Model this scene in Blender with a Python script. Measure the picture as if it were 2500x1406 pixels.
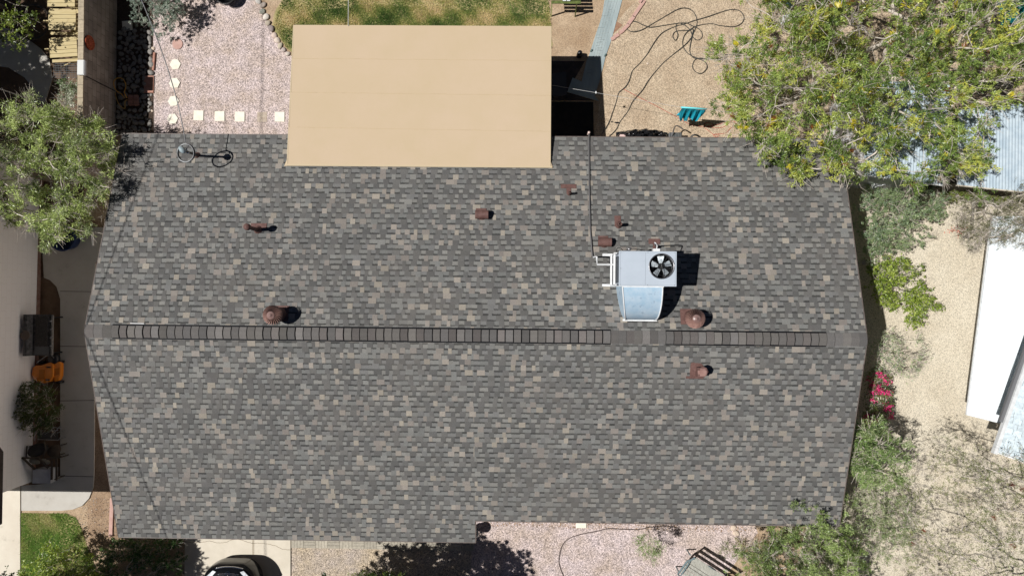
import bpy, math, random
import numpy as np
from mathutils import Vector, Matrix, Euler
random.seed(7)
rad = math.radians
SC = bpy.context.scene
for o in list(bpy.data.objects): bpy.data.objects.remove(o)

# ------------------------------------------------------------------ camera
CAM = np.array([10.9557, 1.0228, 21.2504])
R_, T_, W_ = 0.0139, 0.0101, 0.0102
c, s = math.cos, math.sin
RM = (np.array([[c(W_), -s(W_), 0], [s(W_), c(W_), 0], [0, 0, 1]]) @
      np.array([[c(R_), 0, s(R_)], [0, 1, 0], [-s(R_), 0, c(R_)]]) @
      np.array([[1, 0, 0], [0, c(T_), -s(T_)], [0, s(T_), c(T_)]]))
FPX = 1667.0
cam = bpy.data.cameras.new('camera'); co = bpy.data.objects.new('camera', cam)
SC.collection.objects.link(co); SC.camera = co
cam.sensor_width = 36; cam.lens = 36 * FPX / 2500; cam.clip_end = 2000; cam.clip_start = .1
m = Matrix.Identity(4)
for i in range(3):
    for j in range(3): m[i][j] = RM[i][j]
    m[i][3] = CAM[i]
co.matrix_world = m
# ------------------------------------------------------------------ light
SHX, SHY = 0.6388, 0.0348                      # shadow shift per metre of height
sun_dir = Vector((-SHX, -SHY, 1)).normalized()  # towards the sun
elev = math.asin(sun_dir.z)
az = math.atan2(sun_dir.x, sun_dir.y)
w = bpy.data.worlds.new('World'); SC.world = w; w.use_nodes = True
nt = w.node_tree; sky = nt.nodes.new('ShaderNodeTexSky'); sky.sky_type = 'NISHITA'
sky.sun_disc = False; sky.sun_elevation = elev; sky.sun_rotation = az; sky.air_density = .28; sky.dust_density = .1
nt.links.new(sky.outputs[0], nt.nodes['Background'].inputs[0])
nt.nodes['Background'].inputs[1].default_value = 0.05
sl = bpy.data.lights.new('sun', 'SUN'); sl.energy = 5.0; sl.angle = rad(.53); sl.color = (1, .982, .95)
so = bpy.data.objects.new('sun', sl); SC.collection.objects.link(so)
so.rotation_euler = (-sun_dir).to_track_quat('-Z', 'Y').to_euler()
SC.view_settings.view_transform = 'Standard'; SC.view_settings.look = 'None'
SC.view_settings.exposure = 0.0; SC.view_settings.gamma = 1

# ------------------------------------------------------------------ measured photo point -> world point at a real height
ZR = 4.2463; RISE = 1.4963; DT = 5.3104; SL = RISE / DT; WX = 19.5; DB = 5.0582; DL = 5.7026; XN = 9.7666
def ray(px, py):
    return RM @ np.array([(px - 1250) / FPX, (703 - py) / FPX, -1.0])
def P(px, py, z=0.0):
    d = ray(px, py); t = (z - CAM[2]) / d[2]; return Vector(CAM + d * t)
def PR(px, py, off=0.0):
    d = ray(px, py)
    t = (ZR + off - CAM[2] - SL * CAM[1]) / (d[2] + SL * d[1]); q = CAM + d * t
    if q[1] < 0:
        t = (ZR + off - CAM[2] + SL * CAM[1]) / (d[2] - SL * d[1]); q = CAM + d * t
    return Vector(q)
def Parr(px, py, z):
    d = (RM @ np.stack([(px - 1250) / FPX, (703 - py) / FPX, -np.ones_like(px)]))
    t = (z - CAM[2]) / d[2]; return (CAM[:, None] + d * t).T
def zroof(y): return ZR - SL * abs(y)

# ------------------------------------------------------------------ materials
def lin(v):
    v /= 255.0
    return v / 12.92 if v <= .04045 else ((v + .055) / 1.055) ** 2.4
def C(r, g, b, k=1.0): return (lin(r) * k, lin(g) * k, lin(b) * k, 1)
MATS = {}
def mat(name, col, rough=.8, col2=None, scale=6, detail=6, bump=0, bscale=40, metal=0, spec=.3, attr=False, transl=0, cell=None, coat=0, stain=None, stretch=None):
    if name in MATS: return MATS[name]
    mt = bpy.data.materials.new(name); MATS[name] = mt; mt.use_nodes = True
    N = mt.node_tree.nodes; L = mt.node_tree.links; b = N['Principled BSDF']
    b.inputs['Roughness'].default_value = rough; b.inputs['Metallic'].default_value = metal
    b.inputs['Specular IOR Level'].default_value = spec
    if coat: b.inputs['Coat Weight'].default_value = coat; b.inputs['Coat Roughness'].default_value = .03
    tc = N.new('ShaderNodeTexCoord'); vec = tc.outputs['Object']
    if stretch:
        mp = N.new('ShaderNodeMapping'); mp.inputs['Scale'].default_value = stretch; L.new(vec, mp.inputs[0]); vec = mp.outputs[0]
    cur = None
    if attr:
        a = N.new('ShaderNodeAttribute'); a.attribute_name = 'Col'; cur = a.outputs['Color']
    else:
        rgb = N.new('ShaderNodeRGB'); rgb.outputs[0].default_value = col; cur = rgb.outputs[0]
    if col2 is not None:
        n = N.new('ShaderNodeTexNoise'); n.inputs['Scale'].default_value = scale; n.inputs['Detail'].default_value = detail
        n.inputs['Roughness'].default_value = .65; L.new(vec, n.inputs['Vector'])
        cr = N.new('ShaderNodeMapRange'); cr.inputs[1].default_value = .35; cr.inputs[2].default_value = .65; L.new(n.outputs[0], cr.inputs[0])
        mx = N.new('ShaderNodeMix'); mx.data_type = 'RGBA'; L.new(cr.outputs[0], mx.inputs[0])
        if attr:
            mx.blend_type = 'MULTIPLY'; L.new(cur, mx.inputs[6]); mx.inputs[7].default_value = col2
        else:
            L.new(cur, mx.inputs[6]); mx.inputs[7].default_value = col2
        cur = mx.outputs[2]
    if cell:     # (scale, [(pos, factor colour)...]) stones of a gravel
        v = N.new('ShaderNodeTexVoronoi'); v.inputs['Scale'].default_value = cell[0]; L.new(vec, v.inputs['Vector'])
        sp = N.new('ShaderNodeSeparateColor'); L.new(v.outputs['Color'], sp.inputs[0])
        rp = N.new('ShaderNodeValToRGB'); L.new(sp.outputs[0], rp.inputs[0])
        el = rp.color_ramp.elements
        while len(el) < len(cell[1]): el.new(.5)
        for i, (p, cc) in enumerate(cell[1]): el[i].position = p; el[i].color = cc
        mx = N.new('ShaderNodeMix'); mx.data_type = 'RGBA'; mx.blend_type = 'MULTIPLY'; mx.inputs[0].default_value = 1
        L.new(cur, mx.inputs[6]); L.new(rp.outputs[0], mx.inputs[7]); cur = mx.outputs[2]
    if stain:    # (scale, threshold, colour, strength)
        n = N.new('ShaderNodeTexNoise'); n.inputs['Scale'].default_value = stain[0]; n.inputs['Detail'].default_value = 8; n.inputs['Roughness'].default_value = .7
        L.new(vec, n.inputs['Vector'])
        cr = N.new('ShaderNodeMapRange'); cr.inputs[1].default_value = stain[1]; cr.inputs[2].default_value = stain[1] + .12; cr.inputs[4].default_value = stain[3]
        L.new(n.outputs[0], cr.inputs[0])
        mx = N.new('ShaderNodeMix'); mx.data_type = 'RGBA'; L.new(cr.outputs[0], mx.inputs[0]); L.new(cur, mx.inputs[6]); mx.inputs[7].default_value = stain[2]; cur = mx.outputs[2]
    L.new(cur, b.inputs['Base Color'])
    if bump:
        n = N.new('ShaderNodeTexVoronoi' if cell else 'ShaderNodeTexNoise'); n.inputs['Scale'].default_value = cell[0] if cell else bscale
        L.new(vec, n.inputs['Vector'])
        bp = N.new('ShaderNodeBump'); bp.inputs['Strength'].default_value = bump; bp.inputs['Distance'].default_value = .02
        if cell: bp.invert = True
        L.new(n.outputs[0], bp.inputs['Height']); L.new(bp.outputs[0], b.inputs['Normal'])
    if transl:
        t = N.new('ShaderNodeBsdfTranslucent'); L.new(cur, t.inputs[0]); ms = N.new('ShaderNodeMixShader'); ms.inputs[0].default_value = transl
        L.new(b.outputs[0], ms.inputs[1]); L.new(t.outputs[0], ms.inputs[2]); L.new(ms.outputs[0], N['Material Output'].inputs[0])
    return mt
def G(v): return (v, v, v, 1)
GR = [(0, G(.42)), (.35, G(.85)), (.7, G(1.1)), (1, G(1.6))]
K = .82
M_gpink = mat('pink_gravel', C(202, 186, 184, .92), .95, C(186, 168, 156, .92), 1.3, cell=(42, GR), bump=.5, stain=(.8, .58, C(160, 142, 122, K), .5))
M_gtan = mat('tan_gravel', C(206, 186, 160, K), .95, C(186, 164, 138, K), 1.2, cell=(46, [(0, G(.6)), (.5, G(.95)), (1, G(1.35))]), bump=.4)
M_gsand = mat('pale_gravel', C(230, 219, 198, .78), .95, C(218, 205, 182, .78), .8, cell=(46, [(0, G(.65)), (.5, G(1)), (1, G(1.2))]), bump=.35)
M_dirt = mat('dirt', C(196, 172, 144, K), .95, C(172, 146, 118, K), 1.6, cell=(45, [(0, G(.75)), (.5, G(1)), (1, G(1.2))]), bump=.3)
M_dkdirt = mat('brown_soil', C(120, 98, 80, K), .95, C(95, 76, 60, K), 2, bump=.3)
M_conc = mat('concrete', C(222, 212, 195, .88), .85, C(212, 202, 184, .88), 2.5, bump=.05, bscale=60, stain=(1.5, .62, C(150, 138, 122, K), .35))
M_concg = mat('grey_concrete', C(204, 199, 190, K), .85, C(196, 190, 180, K), 2.5, bump=.05, bscale=60, stain=(2.5, .6, C(120, 112, 104, K), .4))
M_grass_g = mat('lawn_soil', C(196, 176, 132, K), .95, C(150, 146, 96, K), 1.6, bump=.4)
M_black = mat('black_plastic', C(28, 28, 30), .35, spec=.5)
M_blackm = mat('black_metal', C(22, 22, 24), .4, spec=.5)
M_shingle = mat('shingles', None, .92, C(206, 206, 206), 90, 3, attr=True, bump=.25, bscale=220, stain=(.55, .5, C(110, 104, 98), .22))
M_granule = M_shingle
M_vc = mat('painted', None, .8, G(.8), 9, attr=True)
M_leaf = mat('leaf', None, .38, attr=True, transl=.25, spec=.55)
M_stone = mat('stone', None, .85, G(.72), 14, attr=True, bump=.2, bscale=20)
M_white = mat('white_paint', C(225, 226, 226), .5, C(205, 206, 206), 8)
M_wall = mat('stucco', C(226, 220, 214), .9, C(214, 206, 200), 3, bump=.15, bscale=90)
M_trim = mat('dark_trim', C(70, 62, 60), .6, C(55, 50, 48), 8)
M_tanroof = mat('tan_roofing', C(212, 189, 160, .83), .9, C(208, 186, 154, .83), .8, bump=.06, bscale=160, stain=(9, .69, C(140, 120, 92, .9), .8))
M_brown = mat('rust_brown_paint', C(112, 84, 78), .6, C(92, 66, 61), 12, bump=.05)
M_galv = mat('galvanized', C(188, 206, 220), .4, C(164, 192, 212), 5, metal=.2, stain=(7, .57, C(96, 122, 150), .8))
M_acp = mat('grey_ac_paint', C(180, 189, 199), .55, C(173, 182, 192), 2, stain=(20, .72, C(120, 120, 120), .6))
M_hose = mat('hose', C(62, 66, 64), .5, C(48, 50, 48), 10)
M_bark = mat('bark', C(150, 138, 124), .9, C(110, 98, 86), 12, bump=.3, bscale=30)
M_palebark = mat('pale_bark', C(222, 212, 200), .9, C(184, 172, 160), 12)
M_glass = mat('dark_glass', C(30, 36, 42), .05, spec=.6)
M_brick = mat('red_brick', C(196, 150, 132, K), .9, C(170, 120, 104, K), 8, bump=.2)
M_steel = mat('steel', C(170, 170, 172), .3, C(120, 120, 124), 20, metal=.8)
M_cable = mat('cable', C(120, 120, 120), .5)
M_lcable = mat('pale_cable', C(190, 190, 188), .5)

# ------------------------------------------------------------------ mesh helpers
def link(o, parent=None):
    SC.collection.objects.link(o)
    if parent is not None: o.parent = parent
    return o
def empty(name, loc, label, cat, group=None, rz=0):
    o = bpy.data.objects.new(name, None); o.location = loc; o.rotation_euler = (0, 0, rz); o.empty_display_size = .2
    o['label'] = label; o['category'] = cat
    if group: o['group'] = group
    return link(o)
def tag(o, label=None, cat=None, group=None, kind=None):
    if label: o['label'] = label
    if cat: o['category'] = cat
    if group: o['group'] = group
    if kind: o['kind'] = kind
    return o
class MB:
    def __init__(s): s.v = []; s.f = []; s.c = []
    def add(s, vs, fs, col=None):
        n = len(s.v); s.v += [tuple(v) for v in vs]
        for f in fs: s.f.append(tuple(i + n for i in f)); s.c.append(col)
        return s
    def box(s, x0, x1, y0, y1, z0, z1, M=None, col=None, taper=0):
        t = taper
        vs = [(x0, y0, z0), (x1, y0, z0), (x1, y1, z0), (x0, y1, z0), (x0 + t, y0 + t, z1), (x1 - t, y0 + t, z1), (x1 - t, y1 - t, z1), (x0 + t, y1 - t, z1)]
        if M is not None: vs = [M @ Vector(v) for v in vs]
        return s.add(vs, [(3, 2, 1, 0), (4, 5, 6, 7), (0, 1, 5, 4), (1, 2, 6, 5), (2, 3, 7, 6), (3, 0, 4, 7)], col)
    def beam(s, a, b, w, h, col=None, up=(0, 0, 1)):
        a = Vector(a); b = Vector(b); d = b - a; L = d.length
        if L < 1e-6: return s
        d.normalize(); u = Vector(up)
        if abs(d.dot(u)) > .98: u = Vector((0, 1, 0))
        x = d.cross(u).normalized(); z = x.cross(d).normalized()
        M = Matrix((( d.x, x.x, z.x, a.x), (d.y, x.y, z.y, a.y), (d.z, x.z, z.z, a.z), (0, 0, 0, 1)))
        return s.box(0, L, -w / 2, w / 2, -h / 2, h / 2, M, col)
    def tube(s, pts, r, n=8, col=None, cap=True):
        pts = [Vector(p) for p in pts]; k = len(pts)
        rs = r if isinstance(r, (list, tuple)) else [r] * k
        base = len(s.v); pu = None
        for i, p in enumerate(pts):
            d = (pts[min(i + 1, k - 1)] - pts[max(i - 1, 0)])
            if d.length < 1e-9: d = Vector((0, 0, 1))
            d.normalize()
            if pu is None:
                u = d.cross(Vector((0, 0, 1)))
                if u.length < .05: u = d.cross(Vector((0, 1, 0)))
            else:
                u = pu - d * pu.dot(d)
                if u.length < .01: u = d.cross(Vector((0, 0, 1)))
            u.normalize(); pu = u; v = d.cross(u)
            for j in range(n):
                a = 2 * math.pi * j / n; s.v.append(tuple(p + (u * math.cos(a) + v * math.sin(a)) * rs[i]))
        for i in range(k - 1):
            for j in range(n):
                a = base + i * n + j; b = base + i * n + (j + 1) % n
                s.f.append((a, b, b + n, a + n)); s.c.append(col)
        if cap:
            s.f.append(tuple(base + j for j in range(n))[::-1]); s.c.append(col)
            s.f.append(tuple(base + (k - 1) * n + j for j in range(n))); s.c.append(col)
        return s
    def lathe(s, prof, ctr, n=24, col=None, axis=None):
        ctr = Vector(ctr); base = len(s.v); q = Vector((0, 0, 1)).rotation_difference(Vector(axis)) if axis else None
        for (r, z) in prof:
            for j in range(n):
                a = 2 * math.pi * j / n; v = Vector((r * math.cos(a), r * math.sin(a), z))
                if q: v = q @ v
                s.v.append(tuple(ctr + v))
        for i in range(len(prof) - 1):
            for j in range(n):
                a = base + i * n + j; b = base + i * n + (j + 1) % n
                s.f.append((a, b, b + n, a + n)); s.c.append(col)
        return s
    def prism(s, poly, z0, z1, col=None):
        n = len(poly); A = sum(poly[i][0] * poly[(i + 1) % n][1] - poly[(i + 1) % n][0] * poly[i][1] for i in range(n))
        if A < 0: poly = poly[::-1]
        zz0 = z0 if callable(z0) else (lambda x, y: z0); zz1 = z1 if callable(z1) else (lambda x, y: z1)
        vs = [(p[0], p[1], zz0(p[0], p[1])) for p in poly] + [(p[0], p[1], zz1(p[0], p[1])) for p in poly]
        fs = [tuple(range(n))[::-1], tuple(range(n, 2 * n))] + [(i, (i + 1) % n, (i + 1) % n + n, i + n) for i in range(n)]
        return s.add(vs, fs, col)
    def blob(s, ctr, rx, ry, rz, col=None, seed=0, n=10, m=6, rot=0, rough=.12):
        rn = random.Random(seed); ctr = Vector(ctr); base = len(s.v)
        ph = [rn.uniform(0, 6.28) for _ in range(4)]
        for i in range(m + 1):
            t = math.pi * i / m
            for j in range(n):
                a = 2 * math.pi * j / n
                k = 1 + rough * (math.sin(2 * a + ph[0]) * math.sin(t) + .6 * math.sin(3 * a + ph[1] + t) * math.sin(t) + .5 * math.cos(2 * t + ph[2]))
                x = rx * k * math.sin(t) * math.cos(a); y = ry * k * math.sin(t) * math.sin(a); z = rz * k * math.cos(t)
                s.v.append(tuple(ctr + Vector((x * math.cos(rot) - y * math.sin(rot), x * math.sin(rot) + y * math.cos(rot), z))))
        for i in range(m):
            for j in range(n):
                a = base + i * n + j; b = base + i * n + (j + 1) % n
                s.f.append((a, a + n, b + n, b)); s.c.append(col)
        return s
    def build(s, name, mt, parent=None, smooth=False, origin=None, bevel=0):
        me = bpy.data.meshes.new(name)
        off = Vector(origin) if origin is not None else Vector((0, 0, 0))
        me.from_pydata([tuple(Vector(v) - off) for v in s.v], [], s.f)
        if any(c is not None for c in s.c):
            at = me.attributes.new('Col', 'FLOAT_COLOR', 'FACE')
            at.data.foreach_set('color', [x for c_ in s.c for x in (c_ or (.5, .5, .5, 1))])
        me.materials.append(mt)
        if smooth: me.polygons.foreach_set('use_smooth', [True] * len(me.polygons))
        me.update(); o = bpy.data.objects.new(name, me); o.location = off
        if bevel:
            b = o.modifiers.new('bevel', 'BEVEL'); b.width = bevel; b.segments = 2; b.limit_method = 'ANGLE'
        link(o)
        if parent is not None:
            o.parent = parent
            pm = Matrix.Translation(parent.location) @ parent.rotation_euler.to_matrix().to_4x4() if parent.parent is None else None
            if parent.parent is None: o.matrix_parent_inverse = pm.inverted()
            else: o.matrix_parent_inverse = (Matrix.Identity(4))
        return o
def child2(mb, name, mt, part, **k):
    """sub-part: parent to a part mesh, all in world coordinates"""
    o = mb.build(name, mt, None, **k); o.parent = part
    root = part.parent
    mw = (Matrix.Translation(root.location) @ root.rotation_euler.to_matrix().to_4x4()) @ part.matrix_parent_inverse @ Matrix.Translation(part.location) if root else Matrix.Translation(part.location)
    o.matrix_parent_inverse = mw.inverted(); return o
def copy_thing(o, loc, rz=None, sc=None, label=None, name=None):
    c2 = o.copy(); SC.collection.objects.link(c2); c2.location = loc
    if rz is not None: c2.rotation_euler = (0, 0, rz)
    if sc is not None: c2.scale = sc
    if label: c2['label'] = label
    for ch in o.children:
        d = ch.copy(); SC.collection.objects.link(d); d.parent = c2
        for g in ch.children:
            e = g.copy(); SC.collection.objects.link(e); e.parent = d
    return c2
def smooth_pts(pts, k=6):
    out = []; n = len(pts)
    for i in range(n - 1):
        p0 = pts[max(i - 1, 0)]; p1 = pts[i]; p2 = pts[i + 1]; p3 = pts[min(i + 2, n - 1)]
        for j in range(k):
            t = j / k
            out.append(0.5 * ((2 * p1) + (p2 - p0) * t + (2 * p0 - 5 * p1 + 4 * p2 - p3) * t * t + (3 * p1 - p0 - 3 * p2 + p3) * t ** 3))
    out.append(pts[-1]); return out
def sheet(name, pxpoly, z, mt, label=None, world=False, jag=0, kind='structure'):
    pts = [Vector((p[0], p[1], 0)) if world else P(p[0], p[1], 0) for p in pxpoly]
    poly = []
    rn = random.Random(len(pxpoly) * 7 + int(pxpoly[0][0]))
    for i in range(len(pts)):
        a = pts[i]; b = pts[(i + 1) % len(pts)]
        if jag:
            n = max(1, int((b - a).length / .25))
            for j in range(n):
                q = a.lerp(b, j / n)
                if j: q = q + Vector((rn.uniform(-jag, jag), rn.uniform(-jag, jag), 0))
                poly.append(q)
        else: poly.append(a)
    mb = MB(); n = len(poly)
    A = sum(poly[i].x * poly[(i + 1) % n].y - poly[(i + 1) % n].x * poly[i].y for i in range(n))
    if A < 0: poly = poly[::-1]
    mb.add([(p.x, p.y, z) for p in poly], [tuple(range(n))])
    o = mb.build(name, mt); tag(o, label, None, None, kind); return o
def slab(name, pxpoly, z0, z1, mt, label=None, kind='structure'):
    mb = MB(); mb.prism([(q.x, q.y) for q in (P(a, b, z1) for a, b in pxpoly)], z0, z1)
    o = mb.build(name, mt); tag(o, label, None, None, kind); return o
def segs_obj(name, segs, mt, parent, n=4):
    """segs: array of (x0,y0,z0,x1,y1,z1,r0,r1)"""
    S = np.array(segs, float); a = S[:, :3]; b = S[:, 3:6]; r0 = S[:, 6:7]; r1 = S[:, 7:8]
    d = b - a; d /= np.maximum(np.linalg.norm(d, axis=1, keepdims=True), 1e-9)
    ref = np.tile(np.array([0, 0, 1.0]), (len(S), 1)); ref[np.abs(d[:, 2]) > .9] = (0, 1, 0)
    u = np.cross(d, ref); u /= np.linalg.norm(u, axis=1, keepdims=True); v = np.cross(d, u)
    V = np.zeros((len(S), 2 * n, 3))
    for j in range(n):
        t = 2 * math.pi * j / n; k = u * math.cos(t) + v * math.sin(t)
        V[:, j] = a + k * r0; V[:, n + j] = b + k * r1
    base = np.arange(len(S))[:, None] * 2 * n
    F = np.stack([np.concatenate([base + j, base + (j + 1) % n, base + n + (j + 1) % n, base + n + j], 1) for j in range(n)], 1).reshape(-1, 4)
    return np_mesh(name, V.reshape(-1, 3), F, mt, parent, None, smooth=True)
def np_mesh(name, V, F, mt, parent, col=None, smooth=False):
    me = bpy.data.meshes.new(name); me.vertices.add(len(V)); me.vertices.foreach_set('co', V.ravel())
    k = F.shape[1]; me.loops.add(F.size); me.loops.foreach_set('vertex_index', F.ravel().astype(np.int32))
    me.polygons.add(len(F)); me.polygons.foreach_set('loop_start', np.arange(0, F.size, k, dtype=np.int32))
    me.polygons.foreach_set('loop_total', np.full(len(F), k, dtype=np.int32))
    if smooth: me.polygons.foreach_set('use_smooth', np.ones(len(F), bool))
    me.update(calc_edges=True)
    if col is not None:
        at = me.attributes.new('Col', 'FLOAT_COLOR', 'FACE'); cc = np.ones((len(F), 4)); cc[:, :3] = col; at.data.foreach_set('color', cc.ravel())
    me.materials.append(mt); o = bpy.data.objects.new(name, me); link(o)
    if parent is not None:
        o.parent = parent; o.matrix_parent_inverse = Matrix.Translation(parent.location).inverted()
    return o
def leaves_obj(name, ctr, dirs, L, Wd, cols, mt, parent, rng, flat=.5):
    """rhombic leaves: centre, direction along the leaf, length, width"""
    n = len(ctr); d = dirs / np.maximum(np.linalg.norm(dirs, axis=1, keepdims=True), 1e-9)
    nr = rng.normal(size=(n, 3)); nr[:, 2] = np.abs(nr[:, 2]) + flat * 2
    side = np.cross(d, nr); side /= np.maximum(np.linalg.norm(side, axis=1, keepdims=True), 1e-9)
    L = L[:, None] / 2; Wd = Wd[:, None] / 2
    V = np.stack([ctr - d * L, ctr + side * Wd - d * L * .1, ctr + d * L, ctr - side * Wd - d * L * .1], 1).reshape(-1, 3)
    F = np.arange(4 * n).reshape(-1, 4)
    return np_mesh(name, V, F, mt, parent, cols)

# ================================================================== SETTING: ground sheets
g = MB(); g.add([(-250, -250, 0), (270, -250, 0), (270, 250, 0), (-250, 250, 0)], [(0, 1, 2, 3)])
tag(g.build('ground', M_dirt), kind='structure')
sheet('gravel_yard', [(372, -60), (640, -60), (632, 0), (640, 20), (645, 40), (655, 62), (665, 80), (680, 105), (704, 130), (730, 160), (760, 520), (372, 520)], .004, M_gpink, jag=.03)
sheet('front_gravel', [(1150, 1180), (1830, 1200), (1850, 1300), (1700, 1500), (1100, 1500)], .004, M_gpink, jag=.03)
sheet('driveway_gravel', [(705, 1330), (1150, 1330), (1150, 1500), (705, 1500)], .006, mat('mixed_gravel', C(188, 174, 162, K), .95, C(194, 176, 150, K), 1.3, cell=(44, GR), bump=.5), jag=.02)
sheet('side_gravel', [(2020, 380), (2800, 380), (2800, 1600), (1900, 1600), (1990, 1180), (2030, 900)], .004, M_gsand, jag=.04)
sheet('back_gravel', [(1500, 60), (1620, -60), (2700, -60), (2700, 380), (2000, 420), (1440, 420), (1470, 200)], .004, M_gtan, jag=.04)
sheet('lawn', [(668, -40), (1330, -40), (1342, 30), (1350, 110), (1300, 170), (740, 150), (700, 118), (680, 90), (664, 66), (668, 40), (690, 0)], .006, M_grass_g, jag=.05)
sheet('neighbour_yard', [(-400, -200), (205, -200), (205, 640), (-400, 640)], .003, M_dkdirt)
sheet('dirt_stain', [(1465, 60), (1500, 50), (1520, 62), (1496, 84), (1470, 96), (1455, 90)], .009, mat('damp_soil', C(150, 112, 92, K), .9, C(170, 136, 110, K), 12), jag=.03)
sheet('side_dirt', [(200, 540), (330, 540), (330, 1330), (215, 1330)], .004, mat('side_soil', C(176, 150, 124, K), .95, C(150, 124, 100, K), 2.5, cell=(45, [(0, G(.75)), (.5, G(1)), (1, G(1.2))]), bump=.3))
sheet('soil_strip', [(90, 640), (155, 640), (150, 1200), (70, 1200)], .005, M_dkdirt)
# side path, driveways
pth = [(100, 555), (262, 555), (262, 620), (232, 640), (231, 900), (229, 1160), (227, 1190), (217, 1216), (200, 1234), (178, 1243), (150, 1246), (51, 1246), (51, 1186), (120, 1180), (147, 1160), (147, 730), (138, 700), (122, 684), (107, 678)]
slab('side_path', pth, -.05, .045, M_concg)
for (a, b) in (((147, 711), (233, 712)), ((147, 845), (231, 846)), ((146, 978), (230, 977)), ((140, 1161), (228, 1163)), ((51, 1186), (51, 1246))):
    A = P(*a, .047); B = P(*b, .047); mb = MB(); mb.beam(A, B, .016, .004); tag(mb.build('path_joint', mat('joint_dark', C(50, 45, 42), .9)), kind='structure')
slab('neighbour_driveway', [(-400, 1188), (49, 1188), (49, 1500), (-400, 1500)], -.05, .04, mat('pale_driveway', C(224, 215, 198, .88), .85, C(214, 203, 186, .88), 1.4, bump=.05, bscale=60, stain=(2, .6, C(150, 138, 122, K), .4)))
slab('driveway', [(452, 1220), (709, 1220), (709, 1700), (448, 1700)], -.05, .045, M_conc)
cr = [(452, 1322), (482, 1324), (512, 1320), (528, 1324), (550, 1323), (566, 1318), (586, 1318), (612, 1324), (640, 1326), (668, 1331), (690, 1338), (709, 1341)]
mb = MB(); rn = random.Random(3)
pp = smooth_pts([P(a, b + rn.uniform(-1.5, 1.5), .046) for a, b in cr], 3)
for i in range(len(pp) - 1): mb.beam(pp[i], pp[i + 1] + Vector((rn.uniform(-.01, .01), rn.uniform(-.01, .01), 0)), .012, .003)
tag(mb.build('driveway_crack', mat('crack', C(140, 126, 108), .95)), kind='structure')
sheet('driveway_stain', [(617, 1300), (622, 1300), (622, 1352), (617, 1352)], .0475, mat('drip_stain', C(176, 164, 146, K), .9, C(196, 184, 164, K), 14))
# paver strip in front of the garage: stamped squares
ps = MB(); x0 = 712
a0 = P(712, 1240, .05); a1 = P(1158, 1240, .05); yb = P(712, 1337, .05).y
nsq = 15; wsq = (a1.x - a0.x) / nsq; yt = yb + wsq * 2.6
for r in range(3):
    for i in range(nsq):
        xx = a0.x + i * wsq; yy = yb + r * wsq
        cc = random.uniform(.9, 1.05)
        for k in range(4):
            t = wsq / 4; g_ = .006
            if (i + r) % 2: ps.box(xx + g_, xx + wsq - g_, yy + k * t + g_ / 2, yy + (k + 1) * t - g_ / 2, .0, .048, col=C(205 * cc, 196 * cc, 178 * cc, K))
            else: ps.box(xx + k * t + g_ / 2, xx + (k + 1) * t - g_ / 2, yy + g_, yy + wsq - g_, .0, .048, col=C(205 * cc, 196 * cc, 178 * cc, K))
tag(ps.build('paved_walkway', M_stone), kind='structure')
# grey board-textured path beyond the patio
M_boardpath = mat('grey_board_path', C(178, 190, 190, K), .9, C(150, 164, 166, K), 3, stretch=(1, .25, 1), stain=(1.5, .6, C(196, 200, 194, K), .5), bump=.1)
slab('garden_path', [(1482, -40), (1530, -40), (1492, 100), (1478, 140), (1466, 190), (1452, 235), (1462, 247), (1385, 225), (1398, 190), (1420, 200), (1432, 150), (1440, 130), (1456, 80), (1470, 40)], -.03, .02, M_boardpath)
mb = MB(); rn = random.Random(5)
A0, A1, B0, B1 = P(1484, -40, .024), P(1524, -40, .024), P(1424, 190, .024), P(1458, 190, .024)
for i in range(60):
    t = i / 60 + rn.uniform(-.004, .004); a = A0.lerp(B0, t); b = A1.lerp(B1, t); u0 = rn.uniform(.05, .5); u1 = u0 + rn.uniform(.15, .45)
    mb.beam(a.lerp(b, u0), a.lerp(b, min(u1, .97)), .006, .003, col=C(*([188, 194, 190] if rn.random() < .65 else [130, 138, 140]), K))
for i in range(5):
    u = .15 + i * .18; mb.beam(A0.lerp(A1, u), B0.lerp(B1, u), .006, .003, col=C(178, 186, 184, K))
tag(mb.build('path_grooves', M_vc), kind='structure')
sheet('patio_shade', [(1290, 248), (1448, 250), (1450, 352), (1290, 352)], .012, mat('shade_black', C(40, 38, 38), .95, C(30, 29, 30), 6))  # added black sheet that paints the patio cover's shadow darker, no real mat
sheet('flagstone_shade', [(1290, 150), (1428, 150), (1396, 205), (1384, 226), (1452, 246), (1290, 246)], .008, mat('shaded_flagstone', C(74, 66, 62), .95, C(52, 48, 48), 4, cell=(2.6, [(0, G(.7)), (.5, G(1)), (1, G(1.2))]), bump=.2))  # flagstones, with the patio cover's shade put into their dark colour
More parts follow.
